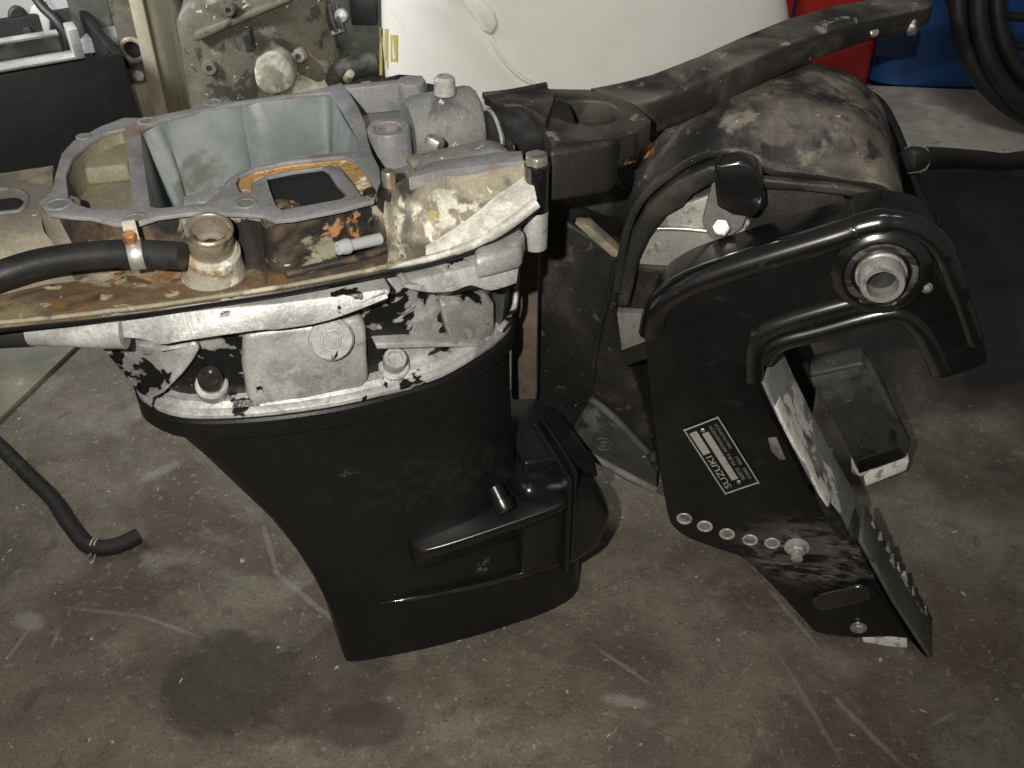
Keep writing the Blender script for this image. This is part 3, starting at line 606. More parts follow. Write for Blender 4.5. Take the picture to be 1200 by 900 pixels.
box('chamber_step', pz(97, 197, .692), pz(149, 192, .692) - pz(97, 197, .692), pz(118, 160, .692) - pz(97, 197, .692), -Z * .02, 'ochre_deposit', holder, .004)
box('chamber_tab', pz(214, 245, .700), pz(262, 232, .700) - pz(214, 245, .700), (pz(262, 215, .700) - pz(262, 232, .700)) * .9, -Z * .012, 'raw_aluminium', holder, .002)
for x, y, rr_ in ((68, 239, .013), (158, 256, .011), (288, 238, .011), (172, 142, .010), (250, 120, .010), (98, 160, .008)):
    p = pz(x, y, holdz); ring('bolt_hole_rim', p - Z * .0005, Z, rr_ * .62, rr_, .0014, 'chamber_grey', faceM, 24, .0004)
    lathe('bolt_hole', p + Z * .0001, Z, [(0, rr_ * .6), (.0004, rr_ * .6), (.0005, .001)], 'bore_grey', faceM, 20)
# bosses down the outside of the near wall
for x, y, rr_, m_ in ((70, 245, .019, 'tan_deposit'), (158, 258, .015, 'tan_deposit'), (330, 250, .020, 'holder_black'), (288, 246, .015, 'holder_black'), (445, 230, .014, 'holder_black')):
    p = pz(x, y, .705) + MV * .011; lathe('wall_boss', Vec((p.x, p.y, .648)), Z, [(0, rr_ * 1.05), (.02, rr_), (.056, rr_ * .97)], m_, holder, 24)
# spigot tube on a flaky collar
sp0 = pz(250, 308, .662); sd = (Z * .93 - MV * .28 + MU * .04).normalized()
lathe('spigot_collar', sp0 - sd * .02, sd, [(0, .031), (.012, .0285), (.022, .0265), (.036, .0258), (.040, .0225), (.041, .001)], 'flaky_collar', holder, 36)
spg = ring('spigot_tube', sp0 + sd * .012, sd, .0165, .0205, .034, 'brass_tube', holder, 40, .0015)
ring('spigot_bead', sp0 + sd * .040, sd, .0163, .0217, .006, 'brass_tube', holder, 40, .002)
ring('spigot_seat', sp0 + sd * .0222, sd, .009, .0164, .004, 'tan_deposit', holder, 32, .001)
lathe('spigot_bore', sp0 + sd * .0215, sd, [(0, .0095), (.001, .0095), (.0011, .001)], 'dark_void', holder, 20)
# grey plastic nipple
n0 = mv(440, 281, -.035); n1 = mv(396, 291, -.052); nd = (n1 - n0); nl = nd.length
lathe('hose_nipple', n0, nd, [(-.005, .006), (0, .006), (nl * .72, .0054), (nl * .73, .0074), (nl * .80, .0078), (nl, .0062), (nl + .0005, .0032), (nl * .6, .003), (nl * .6, .0005)], 'grey_plastic', holder, 24)
# dowel pin, tall bolt boss
lathe('dowel_pin', pz(456, 213, .708), Z, [(-.01, .0068), (.010, .0068), (.0115, .0058), (.0116, .001)], 'brass_tube', holder, 24)
tb = pz(455, 149, .712)
lathe('tall_boss', tb - Z * .05, Z, [(0, .0245), (.048, .0225), (.050, .0215), (.0501, .0155), (.046, .0145), (.046, .0125), (.049, .012), (.049, .010), (.03, .009), (.03, .001)], 'mating_grey', holder, 40)
lathe('stern_boss', pz(482, 94, .71) - Z * .05, Z, [(0, .0165), (.049, .016), (.05, .015), (.0501, .001)], 'mating_grey', holder, 28)
# deck and mount housing at the bow end
deck = prism('mount_deck', [m3(*p) for p in ((.085, .0, .676), (.15, -.02, .676), (.245, -.022, .676), (.262, .05, .676), (.25, .2, .676), (.21, .245, .676), (.12, .245, .676), (.125, .15, .676))], -Z * .03, 'lug_grey', holder, bevel=.003)
prism('deck_wall', [m3(*p) for p in ((.128, .246, .676), (.222, .236, .676), (.226, .222, .676), (.128, .232, .676))], Z * .033, 'mating_grey', holder, bevel=.002)
lathe('mount_housing', m3(.168, .130, .690), MU, [(.006, .033), (.016, .039), (.076, .0415), (.082, .040), (.085, .036), (.0852, .02)], 'lug_grey', holder, 40)
lathe('housing_plug', mv(521, 99, .12), Z, [(-.01, .0115), (.006, .0115), (.009, .0085), (.0092, .001)], 'dull_steel', holder, 20)
prism('mount_strap', [m3(*p) for p in ((.158, .005, .676), (.150, .005, .692), (.165, .005, .712), (.235, .005, .714), (.252, .005, .704), (.254, .005, .676))], MV * .035, 'lug_grey', holder, bevel=.008, seg=3)
hexbolt('strap_bolt', pz(507, 172, .700), Z * .8 + MU * .4, .0105, .011, 'zinc', holder)
box('deck_block', pz(482, 199, .69), MU * .022, MV * .018, Z * .008, 'pale_lip', holder, .002)
prism('ramp_top', pzs([(478, 208), (520, 199), (614, 188), (612, 176), (560, 178), (500, 190)], .7115), -Z * .03, 'mating_grey', holder, bevel=.002)
# stud through the bow corner
s0 = pz(629, 187, .715)
lathe('corner_stud', s0 - Z * .055, Z, [(0, .0125), (.050, .0125), (.051, .010), (.0512, .001)], 'black_gloss', holder, 24)
hexbolt('stud_nut', s0 - Z * .004, Z, .0125, .010, 'zinc', holder)
lathe('stud_sleeve', s0 - Z * .100, Z, [(0, .009), (.002, .0125), (.044, .0128), (.046, .012)], 'raw_aluminium', holder, 24)

# ---- steering bracket and arm
bc = pz(690, 131, .7125)
sb = prism('steering_bracket', pzs([(598, 126), (636, 103), (690, 104), (742, 120), (764, 140), (745, 154), (718, 160), (650, 170), (642, 158), (632, 140)], .712), -Z * .03, 'worn_black', MOT, bevel=.003, seg=3, holes=[[bc + Vec((.034 * math.cos(2 * math.pi * i / 32), .034 * math.sin(2 * math.pi * i / 32), -.0005)) for i in range(32)]])
prism('bracket_head', pzs([(643, 178), (717, 167), (728, 158), (700, 161), (648, 166)], .7135), -Z * .058, 'worn_black', sb, bevel=.006, seg=3)
lathe('rubber_mount', m3(.252, .085, .688), MU, [(0, .026), (.002, .033), (.006, .034), (.012, .0315), (.03, .033), (.085, .033), (.09, .03)], 'rubber', sb, 40)
ring('mount_washer', m3(.2535, .085, .688), MU, .024, .0335, .004, 'pale_metal', sb, 40)
lathe('bore', bc - Z * .028, Z, [(0, .036), (.002, .036), (.0021, .020), (.008, .018), (.0081, .001)], 'swivel_black', sb, 40)
tube('bracket_edge', pzs([(566, 112), (600, 108), (640, 100)], .722), .004, 'worn_black', sb, 8, 4)
prism('bracket_top', pzs([(566, 111), (600, 106), (640, 99), (652, 110), (640, 140), (625, 130), (612, 122), (590, 121)], .724), -Z * .012, 'worn_black', sb, bevel=.003)
arm_st = [(.395, .106, .688, .030, .022), (.43, .100, .690, .033, .023), (.47, .098, .695, .032, .0235), (.53, .100, .709, .029, .023), (.59, .104, .725, .029, .021), (.65, .108, .738, .030, .019), (.72, .110, .748, .030, .0165), (.78, .110, .752, .029, .0145), (.815, .110, .753, .025, .0135), (.83, .110, .753, .017, .012)]
secs = []
for u, v, z, hw, hh in arm_st:
    s = []
    for i in range(24):
        t = 2 * math.pi * i / 24; c, q = math.cos(t), math.sin(t)
        s.append(m3(u, v + hw * math.copysign(abs(c) ** .35, c), z + hh * math.copysign(abs(q) ** .35, q)))
    secs.append(s)
arm = loft('steering_arm', secs, 'worn_black', MOT, angle=38)
lathe('arm_bolt', mv(1073, 30, .085), (MU * .6 - MV * .7 + Z * .2), [(-.008, .011), (0, .011), (.001, .009), (.0012, .001)], 'zinc', arm, 20)
lathe('arm_hole', mv(1025, 37, .08), (-MV * .8 + Z * .6), [(-.008, .006), (0, .006), (.001, .005), (.0012, .001)], 'zinc', arm, 16)
prism('steering_shaft', [m3(.287, .105, .30), m3(.318, .095, .30), m3(.325, .12, .30), m3(.295, .13, .30)], Z * .37, 'swivel_tan', sb, bevel=.003)
f0 = mv(716, 187, .045); f1 = mv(768, 172, .075); fd = f1 - f0
lathe('grease_fitting', f0, fd, [(0, .008), (fd.length * .12, .008), (fd.length * .13, .011), (fd.length * .24, .011), (fd.length * .25, .007), (fd.length * .3, .007)], 'zinc', sb, 12)
lathe('fitting_sleeve', f0 + fd * .30, fd, [(0, .007), (.002, .0105), (.012, .0105), (.014, .007)], 'copper_sleeve', sb, 16)
lathe('fitting_sleeve', f0 + fd * .68, fd, [(0, .006), (.002, .0095), (.012, .0095), (.014, .006)], 'copper_sleeve', sb, 16)

# ---- swivel bracket
prism('swivel_neck', [cw(x, y, .20) for x, y in ((640, 180), (700, 165), (770, 150), (830, 150), (760, 250), (735, 330), (640, 330))], CW * .05, 'swivel_black', MOT, bevel=.01, seg=2)
sw = prism('swivel_bracket', [cw(x, y, .120) for x, y in ((629, 228), (668, 262), (728, 298), (722, 370), (733, 415), (752, 465), (772, 545), (771, 576), (745, 567), (705, 545), (664, 521), (640, 505), (628, 492))], CW * .12, 'swivel_black', MOT, bevel=.006, seg=3)
prism('swivel_web', [cw(x, y, .113) for x, y in ((672, 262), (690, 264), (727, 297), (722, 303), (716, 301))], CW * .02, 'tan_deposit', sw, bevel=.003)
tube('swivel_rib', [cw(x, y, .114) for x, y in ((668, 519), (705, 541), (768, 574))], .0060, 'lug_grey', sw, 10, 4)  # paler grey than the casting, imitating the sheen on this edge
tube('swivel_rib', [cw(x, y, .114) for x, y in ((692, 467), (722, 492), (758, 530))], .0055, 'grimy_grey', sw, 10, 4)  # sheen put into the colour here too, less pale
tube('swivel_rib', [cw(x, y, .119) for x, y in ((722, 305), (712, 350), (700, 400), (690, 470))], .004, 'swivel_black', sw, 10, 4)
prism('swivel_foot', [cw(x, y, .1195) for x, y in ((664, 520), (676, 492), (692, 468), (724, 493), (756, 528), (770, 552), (770, 575), (744, 566), (704, 544))], -CW * .005, 'foot_grey', sw, bevel=.002)
fm_c = cw(707, 520, .1140); ring('foundry_ring', fm_c, -CW, .0098, .0122, .0022, 'grimy_grey', sw, 28, .0006)
tube('foundry_mark', [fm_c + CA * .006 + Z * .004 - CW * .001, fm_c - CA * .004 + Z * .003 - CW * .001, fm_c + CA * .004 - Z * .003 - CW * .001, fm_c - CA * .006 - Z * .004 - CW * .001], .0013, 'grimy_grey', sw, 6, 6)
# yoke: barrel-topped arms reaching from the swivel to the tilt tube
N_ = [(727, 345), (733, 302), (742, 264), (760, 233), (795, 203), (832, 186), (868, 190), (905, 207), (950, 213), (990, 218), (1030, 226), (1050, 250)]
NF = [(727, 345), (733, 302), (742, 262), (760, 230), (795, 198), (838, 177), (888, 166), (938, 166), (985, 178), (1010, 190), (1035, 212), (1050, 250)]
arc = cat_rom([cw(x, y, .085) for x, y in N_], 4); arf = cat_rom([cw(x, y, .085) for x, y in NF], 4)
rows = []
for f in range(17):
    t = f / 16; row = []; bl = min(1, t / .3); bl = bl * bl * (3 - 2 * bl)
    for p, pf in zip(arc, arf):
        q = p.lerp(pf, bl) + CW * (.22 * t); q += Z * (.006 * math.sin(math.pi * t)) + Z * mnoise.noise(q * 18) * .004
        row.append(q)
    rows.append(row)
yoke = shell('yoke_cover', rows, .010, 'dusty_casting', MOT, bevel=.002)
prism('yoke_band', [cw(x, y, .0835) for x, y in ((724, 352), (727, 335), (733, 302), (742, 265), (760, 234), (795, 204), (832, 187), (850, 188), (850, 204), (838, 207), (812, 222), (800, 236), (782, 246), (762, 272), (750, 298), (744, 330), (738, 352))], -CW * .016, 'dusty_casting', yoke, bevel=.004, seg=3)
prism('yoke_ridge', [cw(x, y, .084) for x, y in ((893, 204), (945, 209), (995, 214), (1030, 222), (1030, 232), (990, 224), (945, 219), (893, 216))], -CW * .012, 'worn_black', yoke, bevel=.003, seg=3)
prism('yoke_cheek', [cw(x, y, .094) for x, y in ((729, 338), (735, 300), (744, 264), (762, 233), (797, 205), (834, 190), (868, 197), (905, 216), (985, 224), (1000, 260), (980, 300), (850, 330), (760, 420), (733, 430), (722, 375))], CW * .012, 'dusty_casting', yoke, bevel=.002)
prism('yoke_bar', [cw(x, y, .083) for x, y in ((735, 310), (790, 314), (792, 322), (735, 320))], CW * .02, 'worn_black', yoke, bevel=.003)
prism('yoke_bar', [cw(x, y, .083) for x, y in ((722, 366), (760, 368), (760, 400), (728, 412))], CW * .03, 'bore_grey', yoke, bevel=.003)
prism('yoke_panel', [cw(x, y, .087) for x, y in ((760, 262), (800, 240), (846, 224), (880, 262), (860, 290), (800, 314), (745, 312))], CW * .008, 'dull_steel', yoke, bevel=.003)
tube('panel_step', [cw(x, y, .085) for x, y in ((766, 268), (800, 268), (850, 273))], .003, 'zinc', yoke, 8, 3)
# black lock lever hanging from the yoke
lev = prism('tilt_lock', [cw(x, y, .050) for x, y in ((836, 200), (842, 193), (866, 189), (884, 195), (893, 208), (896, 240), (884, 256), (856, 252), (840, 243))], CW * .03, 'black_gloss', MOT, bevel=.008, seg=4)
prism('lock_arm', [cw(x, y, .075) for x, y in ((828, 238), (838, 200), (868, 195), (880, 240), (870, 268), (846, 285), (832, 280), (822, 262))], CW * .012, 'lug_grey', lev, bevel=.003)
hexbolt('lock_bolt', cw(845, 266, .074), -CW * .9 + Z * .4, .0115, .009, 'zinc', lev)
hexbolt('cover_bolt', cw(888, 175, .135), Z, .010, .008, 'zinc', yoke, washer=.017)
hexbolt('cover_bolt', cw(930, 148, .18), Z, .008, .006, 'dull_steel', yoke, washer=.012)
# grimy lump of the trim motor behind the steering head
secs = []
for k in range(9):
    t = k / 8 * math.pi; r_ = .055 * math.sin(t) ** .7 + .002
    secs.append([c3(-.545 + .055 * math.cos(2 * math.pi * i / 20) * r_ / .055, .225 + r_ * 1.1 * math.sin(2 * math.pi * i / 20), .50 - .085 * math.cos(t)) + Vec((mnoise.noise(Vec((k, i, 3)) * .5), mnoise.noise(Vec((k, i, 9)) * .5), 0)) * .02 for i in range(20)])
loft('trim_motor', secs, 'dusty_casting', MOT, angle=60)
tube('tilt_tube', [c3(-.194, -.004, .581), c3(-.194, .33, .581)], .027, 'swivel_black', MOT, 24, 0)
tube('trim_cylinder', [c3(-.30, .10, .16), c3(-.30, .10, .50)], .032, 'swivel_black', MOT, 24, 0)
tube('trim_cylinder', [c3(-.30, .19, .16), c3(-.30, .19, .50)], .032, 'swivel_black', MOT, 24, 0)
tube('lower_cross_tube', [c3(-.225, .0, .128), c3(-.225, .30, .128)], .012, 'dull_steel', MOT, 16, 0)

# ---- clamp brackets
CL = [(783, 604), (775, 560), (767, 500), (760, 440), (756, 400), (759, 374), (770, 354), (795, 334), (840, 316), (985, 273), (1006, 264), (1040, 259), (1078, 266), (1104, 284), (1120, 312), (1134, 350), (1151, 400), (1157, 420), (1150, 428), (1126, 437), (1103, 443), (1097, 436), (1090, 412), (1078, 388), (1058, 374), (1030, 374), (905, 408), (890, 416), (884, 432), (889, 455), (905, 490), (955, 585), (984, 632), (1003, 636), (1040, 705), (1086, 775), (1062, 748), (1000, 747), (958, 741), (943, 727), (898, 679), (872, 655), (850, 646), (808, 631), (790, 618)]
CLP = []
def rounded(pts, n=3):
    return cat_rom(pts, n, True)
CLF = CL[:31] + [(950, 575), (965, 602), (972, 625), (962, 668), (950, 705), (925, 705)] + CL[40:]
def clamp(off, name, main, pitch=0.):
    P = rounded([cw(x, y, 0) + CW * off for x, y in (CLF if off else CL)], 3)
    M_r = Matrix.Rotation(pitch, 3, CW); piv = CT + CW * off
    P = [piv + M_r @ (p - piv) for p in P]
    for p in P: p.z = max(p.z, .001)
    return prism(name, P, CW * .070, main, MOT, bevel=.0095, seg=4)
cl = clamp(0, 'clamp_bracket', 'clamp_black')
clf = clamp(.318, 'clamp_bracket', 'swivel_black', R(-2.5))
def on(x, y, d=0.): return cw(x, y, 0) - CW * d       # on the near clamp's outer face
# raised top flange and under-hook flange (rounded ribs of the casting)
tube('edge_rib', [on(x, y, -.007) for x, y in ((763, 395), (772, 362), (800, 340), (850, 320), (985, 279), (1008, 270), (1042, 264), (1074, 271), (1098, 289), (1113, 316), (1125, 350), (1142, 400), (1146, 416))], .0155, 'black_gloss', cl, 12, 6, rr=[.0155, .0155, .0155, .0155, .015, .013, .013, .012, .010, .006])
tube('edge_rib', [on(x, y, -.004) for x, y in ((882, 445), (884, 405), (898, 388), (935, 374), (1000, 356), (1024, 352))], .0125, 'black_gloss', cl, 12, 6)
tube('edge_rib', [on(x, y, -.008) for x, y in ((893, 425), (910, 406), (960, 392), (1035, 372), (1062, 374), (1082, 392), (1096, 420), (1104, 438))], .0125, 'black_gloss', cl, 12, 6)
pv = on(1032, 318)
lathe('pivot_boss', pv, -CW, [(-.01, .052), (.004, .050), (.009, .044), (.010, .040), (.006, .037), (.006, .034), (.0065, .001)], 'black_gloss', cl, 48)
ring('pivot_seat', pv - CW * .0055, -CW, .030, .0365, .003, 'scuffed_black', cl, 48, .001)
nutm = lathe('pivot_nut', pv - CW * .004, -CW, [(0, .0265), (.004, .0255), (.005, .0235), (.022, .0225), (.024, .0210), (.024, .0160), (.004, .0150), (.004, .001)], 'dull_steel', cl, 40)
lathe('nut_bore', pv - CW * .0085, -CW, [(0, .0154), (.001, .0154), (.0012, .001)], 'foot_grey', nutm, 24)
for dx, dz in ((.048, -.012), (.022, -.036)):
    lathe('grease_nipple', pv + CA * dx + Z * dz, -CW + Z * .3, [(0, .006), (.006, .006), (.007, .004), (.009, .003)], 'zinc', cl, 12)
for x, y in ((802, 608), (826, 617), (852, 626), (879, 633), (905, 637)):
    p = on(x, y)
    ring('trim_hole', p - CW * -.004, -CW,   .0062, .0105, .0050, 'dull_steel', cl, 24, .001)
    lathe('trim_hole_bore', p + CW * .003, -CW, [(0, .0062), (.0036, .0062), (.0037, .001)], 'bore_grey', cl, 20)
hexbolt('trim_pin', on(934, 640, .001), -CW, .0115, .012, 'dull_steel', cl, washer=.016)
lathe('trim_pin_tip', on(934, 640, .012), -CW - Z * .2, [(0, .008), (.010, .0075), (.011, .006), (.0112, .001)], 'dull_steel', cl, 20)
# scuffed lower panel, oval slot, anode bolt
def oval(x0, y0, x1, y1, r, d):
    a, b = on(x0, y0, d), on(x1, y1, d); t = (b - a).normalized(); q = CW.cross(t)
    return [b + (t * math.cos(s) + q * math.sin(s)) * r for s in [R(-90 + 15 * i) for i in range(13)]] + [a + (t * math.cos(s) + q * math.sin(s)) * r for s in [R(90 + 15 * i) for i in range(13)]]
prism('oval_boss', oval(966, 701, 1006, 691, .016, .001), -CW * .009, 'black_gloss', cl, bevel=.005, seg=3)
hexbolt('anode_bolt', on(1006, 734, .001), -CW, .0085, .006, 'zinc', cl, washer=.011)
prism('anode', [cw(x, y, .010) for x, y in ((1010, 748), (1048, 735), (1064, 744), (1064, 760), (1012, 757))], CW * .03, 'white_scrape', cl, bevel=.003)
# transom face: scraped pad and toothed rubber strip
def tf(x, y, w=0., lift=0.):
    p = cw(x, y, 0); return p + CW * w + (CA * .85 + Z * .5) * lift
pad = [(887, 450), (905, 489), (930, 537), (955, 584), (984, 631)]
shell('transom_pad', [[tf(x, y, w, .0045 + w * .26) for x, y in pad] for w in (.001, .024, .046, .069)], .005, 'scraped_metal', cl, .001)
prism('slot_lug', [on(x, y, .001) for x, y in ((900, 512), (910, 511), (921, 537), (914, 537), (904, 528))], -CW * .002, 'bore_grey', cl, bevel=.0008)
shell('scrape_mark', [[tf(x, y, w + .006 * mnoise.noise(Vec((x * .11, 3.3, 0))),   .0075 + w * .26 + mnoise.noise(Vec((x * .1, w * 200, 0))) * .0015) for x, y in ((900, 478), (906, 491), (914, 506), (922, 522), (935, 547), (947, 570), (955, 584), (962, 594))] for w in (-.001, .006, .012, .018)], .003, 'white_scrape', cl, .0005)
low = [(1002, 636), (1020, 669), (1040, 705), (1060, 736), (1084, 772)]
shell('transom_strip', [[tf(x, y, w, .004 + w * .10) for x, y in low] for w in (.001, .03, .069)], .006, 'grimy_grey', cl, .001)
rt_ = random.Random(4)
for k in range(17):
    t = (k + .3 + .4 * rt_.random()) / 17; x = 1004 + t * 80; y = 640 + t * 130
    p = tf(x, y, .048 + .012 * rt_.random(), .008); d_ = (tf(1040, 705) - tf(1020, 669)).normalized(); ln_ = .004 + .008 * rt_.random()
    prism('strip_tooth', [p, p + d_ * ln_, p + d_ * (ln_ * .6) + CW * .016], (CA * .85 + Z * .5) * (.004 + .007 * rt_.random()), 'scraped_metal', cl, bevel=.0006)
prism('rubber_stop', [cw(x, y, -.002) for x, y in ((953, 583), (963, 580), (985, 612), (997, 634), (985, 636), (972, 618))], CW * .03, 'rubber', cl, bevel=.004)
# parts of the far clamp
def onf(x, y, d=0.): return cw(x, y, .318) - CW * d
prism('anode', [cw(x, y, .325) for x, y in ((1012, 557), (1056, 536), (1066, 540), (1062, 552), (1014, 571))], CW * .03, 'white_scrape', clf, bevel=.003)
prism('anode', [cw(x, y, .312) for x, y in ((998, 538), (1012, 536), (1020, 552), (1010, 560), (998, 556))], CW * .012, 'white_scrape', clf, bevel=.004)
hexbolt('anode_bolt', onf(1040, 517, .002), -CW, .011, .008, 'pale_metal', clf, washer=.015)

prism('foot_block', [cw(x, y, .300) for x, y in ((948, 438), (1012, 424), (1040, 470), (1060, 522), (1052, 536), (1004, 552), (990, 520))], CW * .05, 'foot_grey', clf, bevel=.006, seg=3)
prism('foot_ledge', [cw(x, y, .2982) for x, y in ((950, 444), (1006, 431), (1012, 440), (954, 455))], CW * .006, 'grimy_grey', clf, bevel=.002)
prism('foot_edge', [cw(x, y, .2985) for x, y in ((1012, 424), (1022, 428), (1068, 522), (1062, 536), (1054, 530))], CW * .02, 'foot_grey', clf, bevel=.003)
prism('foot_edge', [cw(x, y, .2978) for x, y in ((1004, 540), (1054, 524), (1062, 536), (1006, 556))], CW * .02, 'black_paint', clf, bevel=.003)
# ---- rating plate
PL = [(850, 579), (800, 502), (843, 487), (891, 565)]           # label's own top-left, top-right, bottom-right, bottom-left
q0, q1, q2, q3 = [on(x, y, .0008) for x, y in PL]
ex = (q1 - q0); ey = (q3 - q0)
def lp(s, t, d=0.): return q0 + ex * s + ey * t - CW * d
plate = prism('rating_plate', [lp(s, t) for s, t in ((.03, 0), (.97, 0), (1, .06), (1, .94), (.97, 1), (.03, 1), (0, .94), (0, .06))], -CW * .0012, 'plate_black', cl, bevel=.0003)
tube('plate_border', [lp(s, t, .0014) for s, t in ((.05, .03), (.5, .03), (.95, .03), (.98, .08), (.98, .5), (.98, .92), (.95, .97), (.5, .97), (.05, .97), (.02, .92), (.02, .5), (.02, .08))], .0010, 'plate_silver', plate, 6, 3, closed=True)
def bar(name, s0, s1, t0, t1, m): return prism(name, [lp(s, t, .0013) for s, t in ((s0, t0), (s1, t0), (s1, t1), (s0, t1))], -CW * .0004, m, plate, bevel=0)
bar('number_field', .60, .92, .10, .30, 'plate_silver'); bar('number_field', .16, .86, .38, .56, 'plate_silver')
for s0, s1, t0, t1 in ((.54, .92, .63, .72), (.34, .51, .63, .72), (.12, .30, .63, .73), (.56, .92, .79, .87), (.32, .44, .79, .87), (.10, .27, .80, .88)): bar('print_line', s0, s1, t0, t1, 'plate_print')
for s, t in ((.90, .45), (.10, .52)):
    lathe('rivet', lp(s if s > .5 else .11, t, .001), -CW, [(0, .0032), (.001, .003), (.002, .0018), (.0022, .0003)], 'zinc', plate, 14)
fc = bpy.data.curves.new('maker_text', 'FONT'); fc.body = 'SUZUKI'; fc.size = 1; fc.align_x = 'LEFT'; fc.extrude = .02
fo = bpy.data.objects.new('maker_text_src', fc); col.objects.link(fo)
bpy.context.view_layer.update()
me = bpy.data.meshes.new_from_object(fo.evaluated_get(bpy.context.evaluated_depsgraph_get())); col.objects.unlink(fo); bpy.data.objects.remove(fo)
xs = [v.co.x for v in me.vertices]; ys = [v.co.y for v in me.vertices]; x0, x1, y0, y1 = min(xs), max(xs), min(ys), max(ys)
base = lp(.08, .30)
for v in me.vertices:
    v.co = lp(.08 + .48 * (v.co.x - x0) / (x1 - x0), .29 - .17 * (v.co.y - y0) / (y1 - y0), .0014 + .0003 * (v.co.z > 0)) - base
me.materials.append(MATS['plate_silver'])
to = bpy.data.objects.new('maker_text', me); link(to, plate); to.location = base - WORLD[plate.name]

# ================================================================== hoses
h1 = tag(tube('rubber_hose', [pz(-140, 372, .665), pz(-60, 345, .672), pz(0, 322, .68), pz(50, 307, .686), pz(110, 299, .689), pz(160, 297, .69), pz(214, 300, .69)], .0125, 'rubber', None, 18), 'black rubber hose lying along the rusty tray, clamped beside the open spigot tube', 'hose')
hb = pz(160, 298, .69); hdir = (pz(164, 297, .69) - pz(150, 299, .69)).normalized()
ring('hose_clamp', hb - hdir * .0065, hdir, .0122, .0142, .013, 'zinc', h1, 28, .0006)
hexbolt('clamp_screw', hb + Z * .012 - hdir * .002, Z * .9 - MV * .3, .006, .012, 'copper_sleeve', h1)
box('clamp_ear', hb + Z * .012 - hdir * .006 + MV * .002, hdir * .012, MV * .004, Z * .02, 'flaky_collar', h1, .001)
h2 = tag(tube('drain_hose', [pz(-120, 405, .60), pz(-30, 394, .606), pz(36, 390, .61)], .0135, 'old_rubber', None, 16), 'short dark hose end joined to the silver casting under the left of the tray', 'hose')
lathe('hose_adaptor', pz(32, 390, .61), pz(104, 388, .61) - pz(32, 390, .61), [(0, .010), (.002, .0125), (.03, .0135), (.065, .017), (.09, .018)], 'raw_aluminium', h2, 24)
fz = .013
h3 = tag(tube('loose_hose', [pz(-170, 330, .10), pz(-90, 430, .03), pz(-30, 495, fz), pz(5, 528, fz), pz(35, 558, fz), pz(62, 585, fz), pz(82, 615, fz), pz(105, 640, fz), pz(135, 640, fz), pz(162, 628, fz)], .0125, 'old_rubber', None, 16), 'loose black hose lying on the concrete floor with a wire clip near its end', 'hose')
cb = pz(112, 640, fz); cdv = (pz(122, 641, fz) - pz(104, 639, fz)).normalized()
for s in (-.003, .003): ring('wire_clip', cb + cdv * s, cdv, .0122, .0142, .0025, 'dull_steel', h3, 20, .0005)
tube('clip_tail', [cb + Vec((0, -.012, .002)), cb + Vec((-.006, -.02, -.004)), cb + Vec((-.012, -.022, -.009))], .0016, 'dull_steel', h3, 6, 4)
tube('clip_tail', [cb + Vec((.004, -.012, .002)), cb + Vec((.004, -.022, -.006)), cb + Vec((-.002, -.026, -.010))], .0016, 'dull_steel', h3, 6, 4)
hA = tag(tube('hydraulic_hose', [cw(1062, 188, .30), cw(1078, 186, .31), py(1120, 186, 1.42), py(1170, 190, 1.55), py(1230, 200, 1.68), pz(1330, 300, .03), pz(1500, 330, .018)], .0155, 'cable_black', None, 14), 'dark hydraulic hose running right from behind the clamp bracket', 'hose')
lathe('hose_ferrule', cw(1064, 188, .30), cw(1082, 186, .31) - cw(1064, 188, .30), [(0, .017), (.012, .018), (.02, .017), (.0205, .01)], 'pale_metal', hA, 16)

# ================================================================== things behind
# white engine cowl
CO = thing('engine_cowl', (.1, 1.85, 0), 'big white plastic engine cowl standing behind the motor, gold stripes on its left edge', 'engine cover')
secs = []
for z, xl, xr_, xr, yb in ((.004, -.12, .30, .50, 2.35), (.20, -.20, .22, .53, 2.40), (.36, -.232, .13, .545, 2.42), (.44, -.240, .062, .545, 2.42), (.52, -.240, -.005, .53, 2.42), (.61, -.234, -.082, .50, 2.40), (.70, -.215, -.13, .45, 2.34), (.78, -.14, -.06, .34, 2.2), (.80, -.08, -.02, .24, 2.1)):
    pl = [(xl + .01, 1.95), (xl, 1.86), (xl + (xr_ - xl) * .12, 1.775), (xl + (xr_ - xl) * .5, 1.715), (xr_ - .02, 1.675), (xr_ + .015, 1.675), (xr_ + (xr - xr_) * .25, 1.71), (xr_ + (xr - xr_) * .6, 1.775), (xr - .04, 1.86), (xr, 1.98), (xr - .02, yb - .1), ((xl + xr) / 2, yb), (xl + .06, yb - .1)]
    secs.append([Vec((x, y, z)) for x, y in pl])
secs = [cat_rom(s, 4, True) for s in secs]
shellc = loft('cowl_shell', secs, 'white_plastic', CO, angle=75)
prism('edge_moulding', [py(x, y, 1.672) for x, y in ((528, -14), (548, -8), (566, 2), (580, 16), (584, 30), (577, 43), (565, 37), (556, 22), (541, 4))], Vec((0, .04, 0)), 'white_plastic', CO, bevel=.006, seg=3)
tube('parting_line', [py(576, 42, 1.668), py(592, 70, 1.668), py(618, 92, 1.67), py(660, 112, 1.69)], .0012, 'white_plastic', CO, 6, 5)
